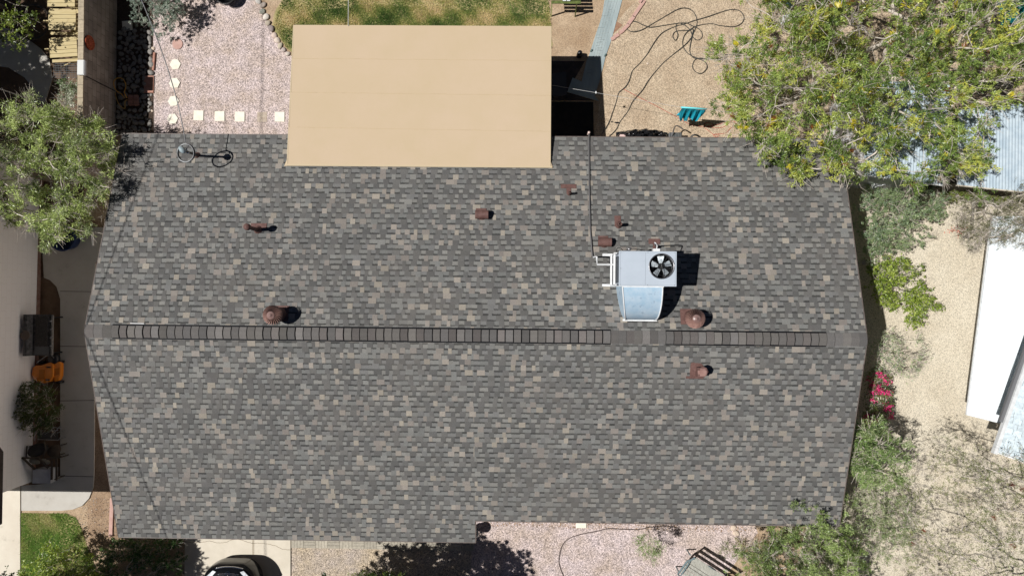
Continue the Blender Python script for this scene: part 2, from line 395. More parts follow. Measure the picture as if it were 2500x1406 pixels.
# grass
def grass(name, polys, n, h, cols, label, seed, zb=.006, weights=None):
    rng = np.random.default_rng(seed); out = []
    for poly, frac in polys:
        xs = [p[0] for p in poly]; ys = [p[1] for p in poly]; pts = []; need = int(n * frac)
        PX = rng.uniform(min(xs), max(xs), need * 4); PY = rng.uniform(min(ys), max(ys), need * 4)
        k = inpoly(PX, PY, poly); PX = PX[k][:need]; PY = PY[k][:need]; out.append(np.stack([PX, PY], 1))
    q = np.concatenate(out); W = Parr(q[:, 0], q[:, 1], zb); N = len(W)
    cl = np.sin(W[:, 0] * 3.1 + 2 * np.sin(W[:, 1] * 2.3)) + np.sin(W[:, 1] * 4.7 + W[:, 0]) * .7 + np.sin(W[:, 0] * 9 + W[:, 1] * 7) * .5 + rng.normal(0, .6, N)
    cols = np.array(cols)[:, :3]; idx = np.clip(((cl + 1.8) / 3.6 * len(cols)).astype(int), 0, len(cols) - 1)
    col = cols[idx] * rng.uniform(.7, 1.25, (N, 1))
    hh = h * rng.uniform(.5, 1.2, N) * (1 + .25 * np.sin(W[:, 0] * 5) * np.sin(W[:, 1] * 6)); a = rng.uniform(0, 6.28, N); w_ = rng.uniform(.005, .012, N)
    tip = W + np.stack([np.cos(a) * hh * .8, np.sin(a) * hh * .8, hh], 1); sd = np.stack([-np.sin(a) * w_, np.cos(a) * w_, 0 * a], 1)
    V = np.stack([W - sd, W + sd, tip], 1).reshape(-1, 3); F = np.arange(3 * N).reshape(-1, 3)
    o = np_mesh(name, V, F, M_leaf, None, col); tag(o, label, 'grass', None, 'stuff'); return o
def inpoly(x, y, poly):
    n = len(poly); r = np.zeros(len(x), bool); j = n - 1
    for i in range(n):
        xi, yi = poly[i]; xj, yj = poly[j]
        cnd = ((yi > y) != (yj > y)) & (x < (xj - xi) * (y - yi) / (yj - yi + 1e-12) + xi); r ^= cnd; j = i
    return r
GT = [C(226, 206, 160), C(206, 192, 130), C(176, 172, 104), C(150, 158, 88), C(130, 150, 78), C(110, 134, 70, .85), C(88, 116, 58, .85)]
grass('grass', [([(668, 60), (692, -5), (700, -30), (1300, -30), (1340, -5), (1344, 62), (1346, 120), (700, 120)], .75), ([(700, 40), (900, 10), (1340, 40), (1343, 66), (716, 66)], .25)], 60000, .055, GT, 'patchy green and straw coloured lawn beside the tan patio roof', 11)
lw = [(52, 1252), (160, 1252), (185, 1262), (200, 1290), (212, 1330), (228, 1370), (240, 1420), (50, 1420)]
sheet('front_lawn', lw, .006, M_grass_g, jag=.03)
grass('grass', [(lw, .7), ([(54, 1252), (150, 1255), (140, 1420), (52, 1420)], .3)], 26000, .05, [C(200, 196, 140), C(172, 184, 108), C(150, 174, 92), C(134, 166, 82), C(122, 158, 74), C(128, 168, 80)], 'small green lawn patch at the end of the concrete side path', 12)

# ================================================================== MAIN HOUSE
house = empty('house', (WX / 2, 0, 0), 'long low house with grey shingled gable roof filling the photo', 'house')
def shingle_slope(sign, name, D, vmin_fn, seed):
    rn = random.Random(seed); cs = math.sqrt(1 + SL * SL); Ls = D * cs; ex = .143; mb = MB()
    def pt(x, v, h):      # v: slope distance up from eave
        y = (D - v / cs); return (x, sign * y - sign * 0, ZR - SL * y + h)
    dark = lambda: [C(a * k, b * k, d * k) for k in [.945 * rn.uniform(.93, 1.06)] for (a, b, d) in [rn.choice([(112, 110, 107), (106, 105, 103), (116, 114, 111), (110, 108, 106)])]][0]
    lite = lambda: [C(a * k, b * k, d * k) for k in [.945 * rn.uniform(.94, 1.05)] for (a, b, d) in [rn.choice([(139, 138, 134), (132, 132, 129), (144, 142, 137), (128, 127, 125)])]][0]
    tan = lambda: [C(a * k, b * k, d * k) for k in [.945 * rn.uniform(.93, 1.06)] for (a, b, d) in [rn.choice([(164, 155, 145), (156, 148, 140), (170, 161, 148), (150, 142, 135)])]][0]
    nrow = int(math.ceil(Ls / ex))
    def quad(x0, x1, v0, v1, h0, h1, col):
        a, b, c_, d = pt(x0, v0, h0), pt(x1, v0, h0), pt(x1, v1, h1), pt(x0, v1, h1)
        n = len(mb.v); mb.v += [a, b, c_, d]; mb.f.append((n, n + 1, n + 2, n + 3) if sign < 0 else (n + 3, n + 2, n + 1, n)); mb.c.append(col)
    for r in range(nrow):
        V0 = r * ex; V1 = min(V0 + ex, Ls - .02)
        if V1 <= V0: continue
        x = -rn.uniform(0, .3); slot = rn.random() < .5; jit = rn.uniform(-.003, .003)
        while x < WX:
            wd = rn.choice([.09, .11, .13, .15, .17, .2]) if not slot else rn.choice([.10, .11, .12, .13, .14, .15, .22])
            for (xa, xb) in ((x, x + wd),):
                xa = max(xa, 0); xb = min(xb, WX)
                parts = [(xa, xb)]
                if vmin_fn and xa < XN < xb: parts = [(xa, XN), (XN, xb)]
                for (p, q) in parts:
                    vm = vmin_fn((p + q) / 2) if vmin_fn else 0
                    if V1 <= vm or q - p < .004: continue
                    v0 = max(V0 + jit, vm)
                    if slot:
                        lc = lite(); vb = V1 - ex * rn.uniform(.22, .34); lh = rn.uniform(.003, .006)
                        quad(p, q, v0, max(vb, v0), .010, .004, lc)
                        # printed dark band of the under layer, with a ragged lower edge
                        nb = max(1, int((q - p) / .03)); dk = rn.uniform(.28, .46)
                        for k in range(nb):
                            pa = p + (q - p) * k / nb; pb = p + (q - p) * (k + 1) / nb; ve = vb - rn.uniform(0, .012)
                            if v0 < ve: quad(pa, pb, ve, V1 + .004, .0050, .0045, tuple(z * dk for z in lc[:3]) + (1,))
                        quad(p, q, v0 - .0001, v0, -.002, .010, dark())
                    else:
                        tc = tan() if rn.random() < .24 else (lite() if rn.random() < .12 else dark())
                        quad(p, q, v0, V1 + .004, .015, .008, tc)
                        quad(p, q, v0 - .0001, v0, -.002, .015, tuple(z * .7 for z in tc[:3]) + (1,))
                        for xe in (p, q):
                            a, b, c_, d = pt(xe, v0, .015), pt(xe, V1, .008), pt(xe, V1, .002), pt(xe, v0, .002)
                            n = len(mb.v); mb.v += [a, b, c_, d]; mb.f.append((n, n + 1, n + 2, n + 3)); mb.c.append(tc)
            x += wd; slot = not slot if rn.random() < .95 else slot
    return mb
mb = shingle_slope(1, 'back', DT, None, 21)
roof = mb.build('roof', M_shingle, house)
mb = shingle_slope(-1, 'front', DL, lambda x: 0 if x < XN else (DL - DB) * math.sqrt(1 + SL * SL), 22)
child2(mb, 'front_slope', M_shingle, roof)
# roof deck (solid), drip edge
dk = MB(); th = .14
for (sg, poly) in ((1, [(0, 0), (WX, 0), (WX, DT), (0, DT)]), (-1, [(0, 0), (WX, 0), (WX, -DB), (XN, -DB), (XN, -DL), (0, -DL)])):
    dk.prism([(max(.004, min(WX - .004, a)), b * .9995) for a, b in poly], lambda x, y: zroof(y) - th, lambda x, y: zroof(y) - .003)
child2(dk, 'roof_deck', mat('deck', C(96, 90, 86), .9), roof)
dr = MB(); e = .018; M_drip = mat('drip_edge', C(112, 102, 96), .5, C(90, 80, 76), 10)
def dripline(a, b):
    dr.beam(a, b, .022, .16)
for (x0_, y0_, x1_, y1_) in ((0, DT, WX, DT), (0, 0, 0, DT), (WX, 0, WX, DT), (0, 0, 0, -DL), (WX, 0, WX, -DB), (0, -DL, XN, -DL), (XN, -DB, WX, -DB), (XN, -DL, XN, -DB)):
    ox = -.012 if x0_ == x1_ == 0 else (.012 if x0_ == x1_ else 0); oy = (.012 if y0_ > 0 else -.012) if y0_ == y1_ and x0_ != x1_ else 0
    dripline((x0_ + ox, y0_ + oy, zroof(y0_) - .072), (x1_ + ox, y1_ + oy, zroof(y1_) - .072))
child2(dr, 'drip_edge', M_drip, roof)
# ridge: flush caps at the ends and the middle, raised ridge vents between
def xr(px): return PR(px, 820).x
rc = MB(); rv = MB(); rb = MB(); rn = random.Random(9)
def cap(mbx, x0, x1, hw, h, col, n=1):
    h += .012 + rn.uniform(-.004, .004); x0 += rn.uniform(-.006, .006); x1 += rn.uniform(-.006, .006); hw += rn.uniform(-.006, .006)
    drop = SL * hw
    vs = []
    for x, hh in ((x0, h), (x1, h + .004)):
        vs += [(x, -hw, ZR - drop + hh - .001), (x, -hw * .25, ZR - drop * .25 + hh + .006), (x, hw * .25, ZR - drop * .25 + hh + .006), (x, hw, ZR - drop + hh - .001),
               (x, -hw, ZR - drop + .006), (x, hw, ZR - drop + .006)]
    mbx.add(vs, [(0, 6, 7, 1), (1, 7, 8, 2), (2, 8, 9, 3), (4, 10, 6, 0), (3, 9, 11, 5), (0, 1, 2, 3, 5, 4), (6, 10, 11, 9, 8, 7)], col)
def ccol():
    k = rn.uniform(.82, 1.12); return C(*rn.choice([(118 * k, 114 * k, 111 * k), (112 * k, 109 * k, 107 * k), (115 * k, 109 * k, 106 * k), (113 * k, 109 * k, 105 * k)]))
for (a, b) in ((-.005, xr(275)), (xr(1491), xr(1625)), (xr(2017), WX + .005)):
    n = round((b - a) / .2); wd = (b - a) / n
    rc = MB()
    for i in range(n): cap(rc, a + i * wd + .003, a + (i + 1) * wd - .003, .165, .022 + .004 * (i % 2), ccol())
    child2(rc, 'ridge_cap', M_shingle, roof)
for (a, b) in ((xr(275), xr(1491)), (xr(1625), xr(2017))):
    n = round((b - a) / .2); wd = (b - a) / n
    rv = MB(); rb = MB()
    for i in range(n): cap(rv, a + i * wd + .012, a + (i + 1) * wd - .012, .15, .052, ccol())
    drop = SL * .188; rb.add([(a, -.188, ZR - drop + .024), (b, -.188, ZR - drop + .024), (b, 0, ZR + .045), (a, 0, ZR + .045), (b, .188, ZR - drop + .024), (a, .188, ZR - drop + .024)],
                             [(0, 1, 2, 3), (3, 2, 4, 5), (0, 3, 5), (1, 4, 2)])
    child2(rv, 'ridge_vent', M_shingle, roof); child2(rb, 'vent_base', M_blackm, roof)

# metal strip on the ridge edge
mb = MB(); mb.beam(PR(318, 789, .03), PR(352, 790, .03), .015, .01); child2(mb, 'bent_metal_strip', M_white, roof)
# walls under the roof
wl = MB(); ix = .35; iy = .5
foot = [(ix, -DL + iy), (XN - ix, -DL + iy), (XN - ix, -DB + iy), (WX - ix, -DB + iy), (WX - ix, 0), (WX - ix, DT - iy), (ix, DT - iy), (ix, 0)]
n = len(foot)
for i in range(n):
    a = foot[i]; b = foot[(i + 1) % n]
    wl.add([(a[0], a[1], 0), (b[0], b[1], 0), (b[0], b[1], zroof(b[1]) - th - .003), (a[0], a[1], zroof(a[1]) - th - .003)], [(0, 1, 2, 3)])
wall = wl.build('wall', M_wall, house)
def window(x, y, w_, z0, z1, ny, par, nm='window'):
    s_ = .03 * ny; f = MB()
    for (a, b, c_, d) in ((x - w_ / 2 - .05, x + w_ / 2 + .05, z0 - .05, z0), (x - w_ / 2 - .05, x + w_ / 2 + .05, z1, z1 + .05), (x - w_ / 2 - .05, x - w_ / 2, z0, z1), (x + w_ / 2, x + w_ / 2 + .05, z0, z1), (x - .02, x + .02, z0, z1)):
        f.box(a, b, min(y, y + s_), max(y, y + s_), c_, d)
    fo = f.build('window', M_white, par)
    gl = MB(); gl.box(x - w_ / 2, x + w_ / 2, min(y + s_ * .2, y + s_ * .5), max(y + s_ * .2, y + s_ * .5), z0, z1); child2(gl, 'pane', M_glass, fo)
for x in (3.0, 16.2): window(x, DT - iy, 1.4, 1.0, 2.1, 1, house)
for x in (12.0, 15.0, 17.8): window(x, -DB + iy, 1.5, 1.0, 2.1, -1, house)
gd = MB()
for k in range(4): gd.box(2.6, 7.6, -DL + iy - .04, -DL + iy - .002, .05 + k * .53, .05 + k * .53 + .51)
gd.build('garage_door', M_white, house)

# ---- things on the roof
def roofM(p, up):     # frame on the roof slope at point p
    ny = 1 if p.y >= 0 else -1
    zx = Vector((1, 0, 0)); n_ = Vector((0, SL * ny, 1)).normalized(); yx = n_.cross(zx).normalized()
    return Matrix(((zx.x, yx.x, n_.x, p.x), (zx.y, yx.y, n_.y, p.y), (zx.z, yx.z, n_.z, p.z), (0, 0, 0, 1)))
def flash(px0, py0, px1, py1, h=.02, mbx=None):
    mbx = mbx or MB(); a = PR(px0, py0, h); b = PR(px1, py1, h); M = roofM(a, 0); Mi = M.inverted(); q = Mi @ b
    mbx.box(min(0, q.x), max(0, q.x), min(0, q.y), max(0, q.y), -.004, .006, M); return mbx
def pipe_vent(fl, base, h, r, label, capd=False, lean=(0, 0)):
    b = PR(*base, .01); t = empty('pipe_vent', b, label, 'roof vent', 'brown pipe vents on the roof')
    mbx = MB()
    for f in fl: flash(*f, mbx=mbx)
    mbx.build('flashing', M_brown, t)
    mbx = MB(); mbx.lathe([(r * 2.3, .0), (r * 1.9, .03), (r * 1.15, .09), (r * 1.1, .1)], b, 16); mbx.build('collar', M_brown, t, smooth=True)
    mbx = MB(); tp = b + Vector((lean[0], lean[1], h))
    mbx.tube([b + Vector((0, 0, -.05)), tp], r, 14, cap=False); mbx.lathe([(r, 0), (r * .8, .001), (r * .8, -.08), (0, -.08)], tp, 14); mbx.build('pipe', M_brown, t, smooth=False)
    if capd:
        mbx = MB(); mbx.lathe([(0, .10), (r * 1.2, .09), (r * 1.7, .05), (r * 1.75, -.03), (r * 1.2, -.05)], tp, 20); mbx.lathe([(0, .105), (r * .9, .09)], tp, 16); mbx.build('rain_cap', M_brown, t, smooth=True)
    return t
pipe_vent([(1369, 450, 1407, 460), (1383, 459, 1394, 474)], (1390, 473), .30, .028, 'small pipe vent on a T shaped brown flashing, nearest the patio roof')
pipe_vent([(1500, 527, 1516, 553)], (1510, 550), .34, .045, 'round pipe vent on a narrow upright brown flashing, above the air conditioner')
pipe_vent([(1583, 583, 1612, 596), (1594, 595, 1606, 604)], (1600, 604), .20, .03, 'short pipe vent touching the back edge of the air conditioner')
t = pipe_vent([(613, 545, 650, 558)], (630, 562), .62, .05, 'tall capped flue pipe leaning left on the left half of the roof', True, (-.03, .02))
def hood_vent(cx, cy, label):
    b = PR(cx, cy, .01); t = empty('hood_vent', b, label, 'roof vent', 'brown hooded roof vents')
    mbx = flash(cx - 15, cy - 16, cx + 10, cy + 2); mbx.build('flashing', M_brown, t)
    mbx = MB(); M = roofM(b, 0)
    mbx.lathe([(.14, 0), (.13, .03), (.10, .05), (.095, .16)], b + Vector((0, -.02, 0)), 18); mbx.build('collar', M_brown, t, smooth=True)
    mbx = MB(); n = 12; vs = []; X0, X1 = -.17, .17; rr = .115
    prof = [(rr * math.cos(math.pi * k / n), .10 + rr * 1.05 * math.sin(math.pi * k / n)) for k in range(n + 1)]
    for x in (X0, X1):
        vs += [(x, y, z) for y, z in prof]
    m_ = n + 1
    fs = [(k, k + 1, m_ + k + 1, m_ + k) for k in range(n)] + [tuple(range(m_)), tuple(range(m_, 2 * m_))[::-1]]
    mbx.add([b + Vector(v) for v in vs], fs)
    o = mbx.build('hood', M_brown, t, smooth=False); return t
hood_vent(1177, 525, 'brown hooded roof vent alone in the middle of the back slope')
hood_vent(1475, 592, 'brown hooded roof vent at the left back corner of the air conditioner')
def turbine(px, py, label, seed):
    b = PR(px, py, .0); t = empty('turbine_vent', b, label, 'turbine vent', 'brown spinning turbine vents by the ridge')
    mbx = flash(px - 26, py - 22, px + 20, py + 16, .018); mbx.build('flashing', M_brown, t)
    mbx = MB(); mbx.lathe([(.19, -.06), (.18, .1), (.165, .14), (.165, .34)], b, 28); mbx.build('neck', M_brown, t, smooth=True)
    z0 = .32; R = .232; mbx = MB(); nv = 24; K_ = 9
    for k in range(nv):
        a0 = 2 * math.pi * k / nv; rows = []
        for i in range(K_ + 1):
            u = i / K_; th_ = math.pi * (.62 - .50 * u); rr = R * math.sin(th_) ; zz = z0 + .13 + .17 * math.cos(th_)
            tw = a0 + u * .75
            rows.append(((rr * .86 * math.cos(tw - .02), rr * .86 * math.sin(tw - .02), zz - .012), (rr * 1.05 * math.cos(tw + .13), rr * 1.05 * math.sin(tw + .13), zz + .012)))
        for i in range(K_):
            mbx.add([b + Vector(rows[i][0]), b + Vector(rows[i][1]), b + Vector(rows[i + 1][1]), b + Vector(rows[i + 1][0])], [(0, 1, 2, 3)])
    ball = mbx.build('vanes', mat('turbine_brown', C(156, 124, 114), .45, C(130, 98, 90), 14), t, smooth=False)
    mbx = MB(); mbx.lathe([(R * .78, z0 + .02), (R * .86, z0 + .12), (R * .6, z0 + .24), (0, z0 + .28)], b, 20); mbx.build('core', mat('dark_brown', C(50, 34, 30), .7), t, smooth=True)
    mbx = MB(); mbx.lathe([(0, z0 + .318), (.02, z0 + .317), (.022, z0 + .308), (.075, z0 + .302), (.1, z0 + .29), (.108, z0 + .272)], b, 24); mbx.build('top_cap', mat('cap_brown', C(136, 112, 106), .35, C(120, 92, 86), 10, spec=.5), t, smooth=True)
turbine(682, 768, 'brown turbine vent on the left half of the roof beside the ridge vent', 1)
turbine(1686, 776, 'brown turbine vent to the right of the curved metal duct', 2)
# square chimney vent on front slope
b = PR(1706, 905, 0); t = empty('box_vent', b, 'brown square box vent on an arched flashing, alone on the front slope', 'roof vent')
mbx = MB(); flash(1675, 918, 1717, 924, mbx=mbx); flash(1686, 890, 1714, 919, mbx=mbx)
a = PR(1700, 893, .028); mbx.lathe([(0, .004), (.145, .0), (.15, -.03)], a, 20); mbx.build('flashing', M_brown, t)
mbx = MB(); mbx.box(b.x - .09, b.x + .09, b.y - .13, b.y + .11, b.z - .05, b.z + .26); mbx.build('chimney_box', M_brown, t, bevel=.01)
mbx = MB(); mbx.box(b.x - .13, b.x + .09, b.y - .04, b.y + .06, b.z + .395, b.z + .42, col=None); mbx.box(b.x - .07, b.x + .07, b.y - .09, b.y + .09, b.z + .255, b.z + .395); mbx.build('rain_cap', mat('cap_pink', C(158, 126, 118), .6, C(138, 104, 96), 10), t, bevel=.006)
mbx = MB(); mbx.lathe([(0, .05), (.13, .05), (.13, 0)], b + Vector((.0, .02, .34)), 8); mbx.build('collar', M_brown, t)

# ---- air conditioner
zt = 5.13
c0 = P(1511, 698, zt); c1 = P(1652, 614, zt); ax0, ax1, ay0, ay1 = c0.x, c1.x, c0.y, c1.y
zb = zroof((ay0 + ay1) / 2) + .28
ac = empty('air_conditioner', ((ax0 + ax1) / 2, (ay0 + ay1) / 2, zb), 'grey rooftop air conditioner with round fan on the house roof', 'air conditioner')
mbx = MB(); q = .015
mbx.box(ax0 + q, ax0 + q + .02, ay0 + q, ay1 - q, zb, zt - .02).box(ax1 - q - .02, ax1 - q, ay0 + q, ay1 - q, zb, zt - .02)
mbx.box(ax0 + q + .02, ax1 - q - .02, ay0 + q, ay0 + q + .02, zb, zt - .02).box(ax0 + q + .02, ax1 - q - .02, ay1 - q - .02, ay1 - q, zb, zt - .02)
mbx.box(ax0 + q, ax1 - q, ay0 + q, ay1 - q, zb - .02, zb - .001)
mbx.build('cabinet', M_acp, ac)
mbx = MB()
for (a, b) in (((ax0 + .03, ay0 + .03), (ax1 - .03, ay0 + .03)), ((ax1 - .03, ay0 + .03), (ax1 - .03, ay1 - .03)), ((ax1 - .03, ay1 - .03), (ax0 + .03, ay1 - .03)), ((ax0 + .03, ay1 - .03), (ax0 + .03, ay0 + .03)), ((ax0 + .62, ay0 + .03), (ax0 + .62, ay1 - .03))):
    mbx.beam((*a, zt + .001), (*b, zt + .001), .005, .003)
mbx.build('panel_seam', mat('seam_grey', C(140, 148, 156), .7), ac)
for i, (u, v) in enumerate([(.02, .02), (.5, .02), (.98, .02), (.02, .98), (.5, .98), (.98, .98), (.02, .5)]):
    mbx = MB(); mbx.lathe([(0, .006), (.009, .005), (.010, 0)], (ax0 + .015 + (ax1 - ax0 - .03) * u, ay0 + .015 + (ay1 - ay0 - .03) * v, zt), 8); mbx.build('screw', mat('screw_dark', C(120, 122, 124), .5), ac)
mbx = MB(); mbx.box(ax0 + .5, ax0 + .78, ay1 - .016, ay1 - .011, zb + .25, zb + .4); mbx.build('rating_plate', M_white, ac)
fc = P(1615, 650, zt); fr = .285
mbx = MB(); n = 48; inner = []; outer = []; hx = [ax0, ax1]; hy = [ay0, ay1]
for k in range(n):
    a = 2 * math.pi * k / n; dx, dy = math.cos(a), math.sin(a); inner.append((fc.x + fr * dx, fc.y + fr * dy))
    tt = min([(hx[1] - fc.x) / dx if dx > 1e-9 else 1e9, (hx[0] - fc.x) / dx if dx < -1e-9 else 1e9, (hy[1] - fc.y) / dy if dy > 1e-9 else 1e9, (hy[0] - fc.y) / dy if dy < -1e-9 else 1e9])
    outer.append((fc.x + tt * dx, fc.y + tt * dy))
# snap nearest outer points to corners
for cx_, cy_ in ((ax0, ay0), (ax0, ay1), (ax1, ay0), (ax1, ay1)):
    k = min(range(n), key=lambda i: (outer[i][0] - cx_) ** 2 + (outer[i][1] - cy_) ** 2); outer[k] = (cx_, cy_)
vs = [(x, y, zt) for x, y in inner] + [(x, y, zt) for x, y in outer] + [(x, y, zt - .04) for x, y in outer] + [(x, y, zt - .22) for x, y in inner]
fs = []
for k in range(n):
    j = (k + 1) % n; fs += [(k, n + k, n + j, j), (n + k, 2 * n + k, 2 * n + j, n + j), (k, j, 3 * n + j, 3 * n + k)]
mbx.add(vs, fs); mbx.build('top_panel', M_acp, ac)
mbx = MB(); mbx.lathe([(fr + .02, .002), (fr + .018, .018), (fr + .002, .018), (fr - .004, .002), (fr - .004, -.2)], Vector((fc.x, fc.y, zt)), 48); mbx.build('fan_ring', M_steel, ac, smooth=True)
mbx = MB(); mbx.lathe([(fr, 0), (0, 0)], Vector((fc.x, fc.y, zt - .34)), 32); mbx.build('fan_well', M_blackm, ac)
mbx = MB(); zz = zt - .07
for k in range(5):
    a = 2 * math.pi * (k + .33) / 5
    pts = []
    for (r_, da, dz) in ((.06, -.45, .0), (.15, -.42, .03), (.25, -.36, .04), (.25, .22, -.04), (.15, .3, -.03), (.06, .5, -.01)):
        pts.append((fc.x + r_ * math.cos(a + da), fc.y + r_ * math.sin(a + da), zz + dz))
    mbx.add(pts, [(0, 1, 4, 5), (1, 2, 3, 4)])
mbx.build('fan_blades', mat('blade_metal', C(196, 204, 208), .35, C(150, 158, 164), 6, metal=.2), ac)
mbx = MB(); mbx.lathe([(.075, -.06), (.075, .0), (.06, .02), (0, .022)], Vector((fc.x, fc.y, zz + .04)), 20); mbx.build('fan_hub', M_blackm, ac)
mbx = MB()
for k in range(4):
    a = math.pi * k / 4 + .25; d = Vector((math.cos(a), math.sin(a), 0)) * (fr - .01)
    mbx.tube([Vector((fc.x, fc.y, zt + .012)) - d, Vector((fc.x, fc.y, zt + .02)), Vector((fc.x, fc.y, zt + .012)) + d], .004, 5)
for r_ in (.1, .16, .22):
    mbx.tube([Vector((fc.x + r_ * math.cos(2 * math.pi * k / 28), fc.y + r_ * math.sin(2 * math.pi * k / 28), zt + .014)) for k in range(29)], .0022, 4)
mbx.build('fan_guard', M_blackm, ac)
mbx = MB()
for px_, py_ in ((1503, 627), (1503, 697)):
    a = Vector((ax0, ay1 if py_ < 650 else ay0, zb)); y = a.y + (-.03 if py_ < 650 else .03)
    mbx.box(ax0 - .26, ax1 + .02, y - .03, y + .03, zb - .09, zb - .03)
for xx in (ax0 + .08, ax1 - .08):
    for yy in (ay0 + .06, ay1 - .06): mbx.box(xx - .03, xx + .03, yy - .03, yy + .03, zroof(yy) - .02, zb - .09)
mbx.build('stand', M_white, ac)
mbx = MB()
for dz, ox in ((.05, .06), (.3, .07), (.55, .05), (.8, .06)): mbx.tube([(ax0 - ox, ay0 + .02, zb + dz), (ax0 - ox, ay1 - .02, zb + dz)], .016, 8)
for yy in (ay0 + .03, ay1 - .05): mbx.tube([(ax0 - .06, yy, zb - .02), (ax0 - .06, yy, zt - .06)], .016, 8)
mbx.build('coil_rail', M_white, ac)
mbx = MB(); mbx.box(ax0 - .03, ax0 + .012, ay0 + .08, ay1 - .12, zb + .08, zt - .12); mbx.build('coil_grille', mat('coil', C(70, 76, 82), .5, C(50, 54, 60), 60, stretch=(1, 1, 8)), ac)
mbx = MB(); a = P(1598, 606, zt - .1); mbx.box(a.x - .03, a.x + .13, ay1 - .01, ay1 + .07, zt - .22, zt - .08); mbx.build('junction_box', M_white, ac, bevel=.008)
mbx = MB(); a = Vector((a.x + .05, ay1 + .05, zt - .12)); e_ = PR(1600, 600, .2)
mbx.tube(smooth_pts([a, a + Vector((.0, .1, .06)), a + Vector((-.05, .16, .03)), e_], 5), .014, 8); mbx.build('conduit', M_white, ac, smooth=True)
mbx = MB()
for pts in ([(1505, 615), (1507, 606), (1515, 606), (1522, 613)], [(1520, 614), (1533, 610), (1545, 607), (1560, 609), (1575, 612)]):
    mbx.tube(smooth_pts([P(x_, y_, zb + .6) for x_, y_ in pts], 5), .008, 6)
mbx.build('wiring', M_black, ac)
mbx = MB(); a = P(1537, 608, zb + .65); mbx.blob(a, .055, .03, .03, rot=.3); mbx.build('valve', M_steel, ac, smooth=True)
# condensate pipe in white
mbx = MB(); mbx.tube([P(1510, 646, zb + .3), P(1458, 646, zb + .3), P(1457, 628, zb + .3), P(1457, 626, zb + .06), PR(1449, 628, .04)], .022, 8)
mbx.build('drain_pipe', M_white, ac)
# duct
t = empty('curved_duct', P(1570, 700, zb + .7), 'curved bluish sheet metal duct running from the air conditioner down into the roof', 'duct')
K_ = 12; rows = []
yT = ay0 - .0; zT = zt - .12
pb0 = PR(1527, 780, .02); pb1 = PR(1597, 780, .02)
for i in range(K_ + 1):
    u = i / K_; a = u * math.pi / 2
    y = yT + (pb0.y - yT) * math.sin(a); z = pb0.z + (zT - pb0.z) * (math.cos(a) ** .85 if u < 1 else 0)
    l = P(1520, 698, zT).x; r = P(1618, 698, zT).x
    f = u ** 1.3; xl = l + (pb0.x - l) * f; xr_ = r + (pb1.x - r) * (u ** 1.9)
    rows.append((xl, xr_, y, z))
mbx = MB(); vs = []; fs = []
for (xl, xr_, y, z) in rows: vs += [(xl, y, z), (xr_, y, z)]
for i in range(K_): fs.append((2 * i, 2 * i + 2, 2 * i + 3, 2 * i + 1))
mbx.add(vs, fs); mbx.build('top_sheet', M_galv, t, smooth=True)
for sd in (0, 1):
    mbx = MB(); vs = []; fs = []
    for i, row in enumerate(rows):
        x = row[sd]; yb_ = row[2]; vs += [(x, yb_, row[3]), (x, yb_, zroof(yb_) + .0 if i else zroof(yb_))]
    for i in range(K_): fs.append((2 * i, 2 * i + 2, 2 * i + 3, 2 * i + 1))
    mbx.add(vs, fs); mbx.build('side_sheet', M_galv, t)
    mbx = MB(); mbx.tube([(r_[sd], r_[2], r_[3] + .006) for r_ in rows], .016, 6); mbx.build('seam_edge', M_white, t, smooth=True)
mbx = MB(); mbx.beam(PR(1520, 781, .03), PR(1604, 782, .03), .05, .02); mbx.build('flange', M_white, t); mbx = MB(); mbx.beam((rows[0][0] - .02, yT - .012, zT + .01), (rows[0][1] + .02, yT - .012, zT + .01), .025, .05); mbx.build('flange', M_white, t)
mbx = MB(); z_ = zroof(pb0.y) ; mbx.add([(rows[-1][0], pb0.y - .001, pb0.z), (rows[-1][1], pb0.y - .001, pb0.z), (rows[-1][1], pb0.y - .001, z_ - .03), (rows[-1][0], pb0.y - .001, z_ - .03)], [(0, 1, 2, 3)]); mbx.build('end_sheet', M_galv, t)
# refrigerant conduit to the eave
mbx = MB(); pts = [PR(1447, 655 - 0, .05), PR(1446, 625, .05), PR(1441, 560, .04), PR(1438.5, 450, .04), PR(1438, 345, .04)]
pts = [PR(1449, 628, .04)] + pts[1:] + [P(1438, 324, zroof(DT) + .03)]
mbx.tube(pts, .02, 8); o = mbx.build('roof_conduit', mat('conduit_grey', C(96, 94, 94), .5), smooth=True); tag(o, 'thin grey pipe running up the roof from the air conditioner to the back eave', 'pipe')
mbx = MB(); mbx.lathe([(.0, .03), (.03, .025), (.035, 0), (.03, -.2)], P(1438, 324, zroof(DT) + .05), 10); o2 = mbx.build('pipe_end', mat('pipe_pink', C(214, 190, 180), .6), o, smooth=True); o2.matrix_parent_inverse = Matrix.Identity(4)

# ---- service mast with coiled cable
b = PR(482, 380, 0); zc = 4.0
top = P(445, 366, 4.02)
t = empty('service_mast', b, 'grey electric service mast with weatherhead and coiled cable at the left back eave', 'mast')
mbx = MB(); mbx.tube([b + Vector((0, 0, -.1)), top + Vector((0, 0, -.05))], .03, 12); mbx.build('pipe', mat('mast_dark', C(60, 62, 64), .5), t, smooth=True)
mbx = MB(); mbx.lathe([(.09, .0), (.07, .03), (.04, .1)], b, 14); mbx.build('collar', M_brown, t)
mbx = MB(); mbx.blob(top, .115, .075, .085, rot=2.2, seed=2, n=16, m=10, rough=.05); mbx.build('weatherhead', mat('weatherhead_grey', C(150, 164, 168), .4, spec=.5), t, smooth=True)
pc = P(453, 374, 3.85); mbx = MB(); ring = []
for k in range(33):
    a = 2.2 + 2 * math.pi * k / 32; ring.append(pc + Vector((.235 * math.cos(a), .225 * math.sin(a) - .0, .05 * math.sin(a + 1))))
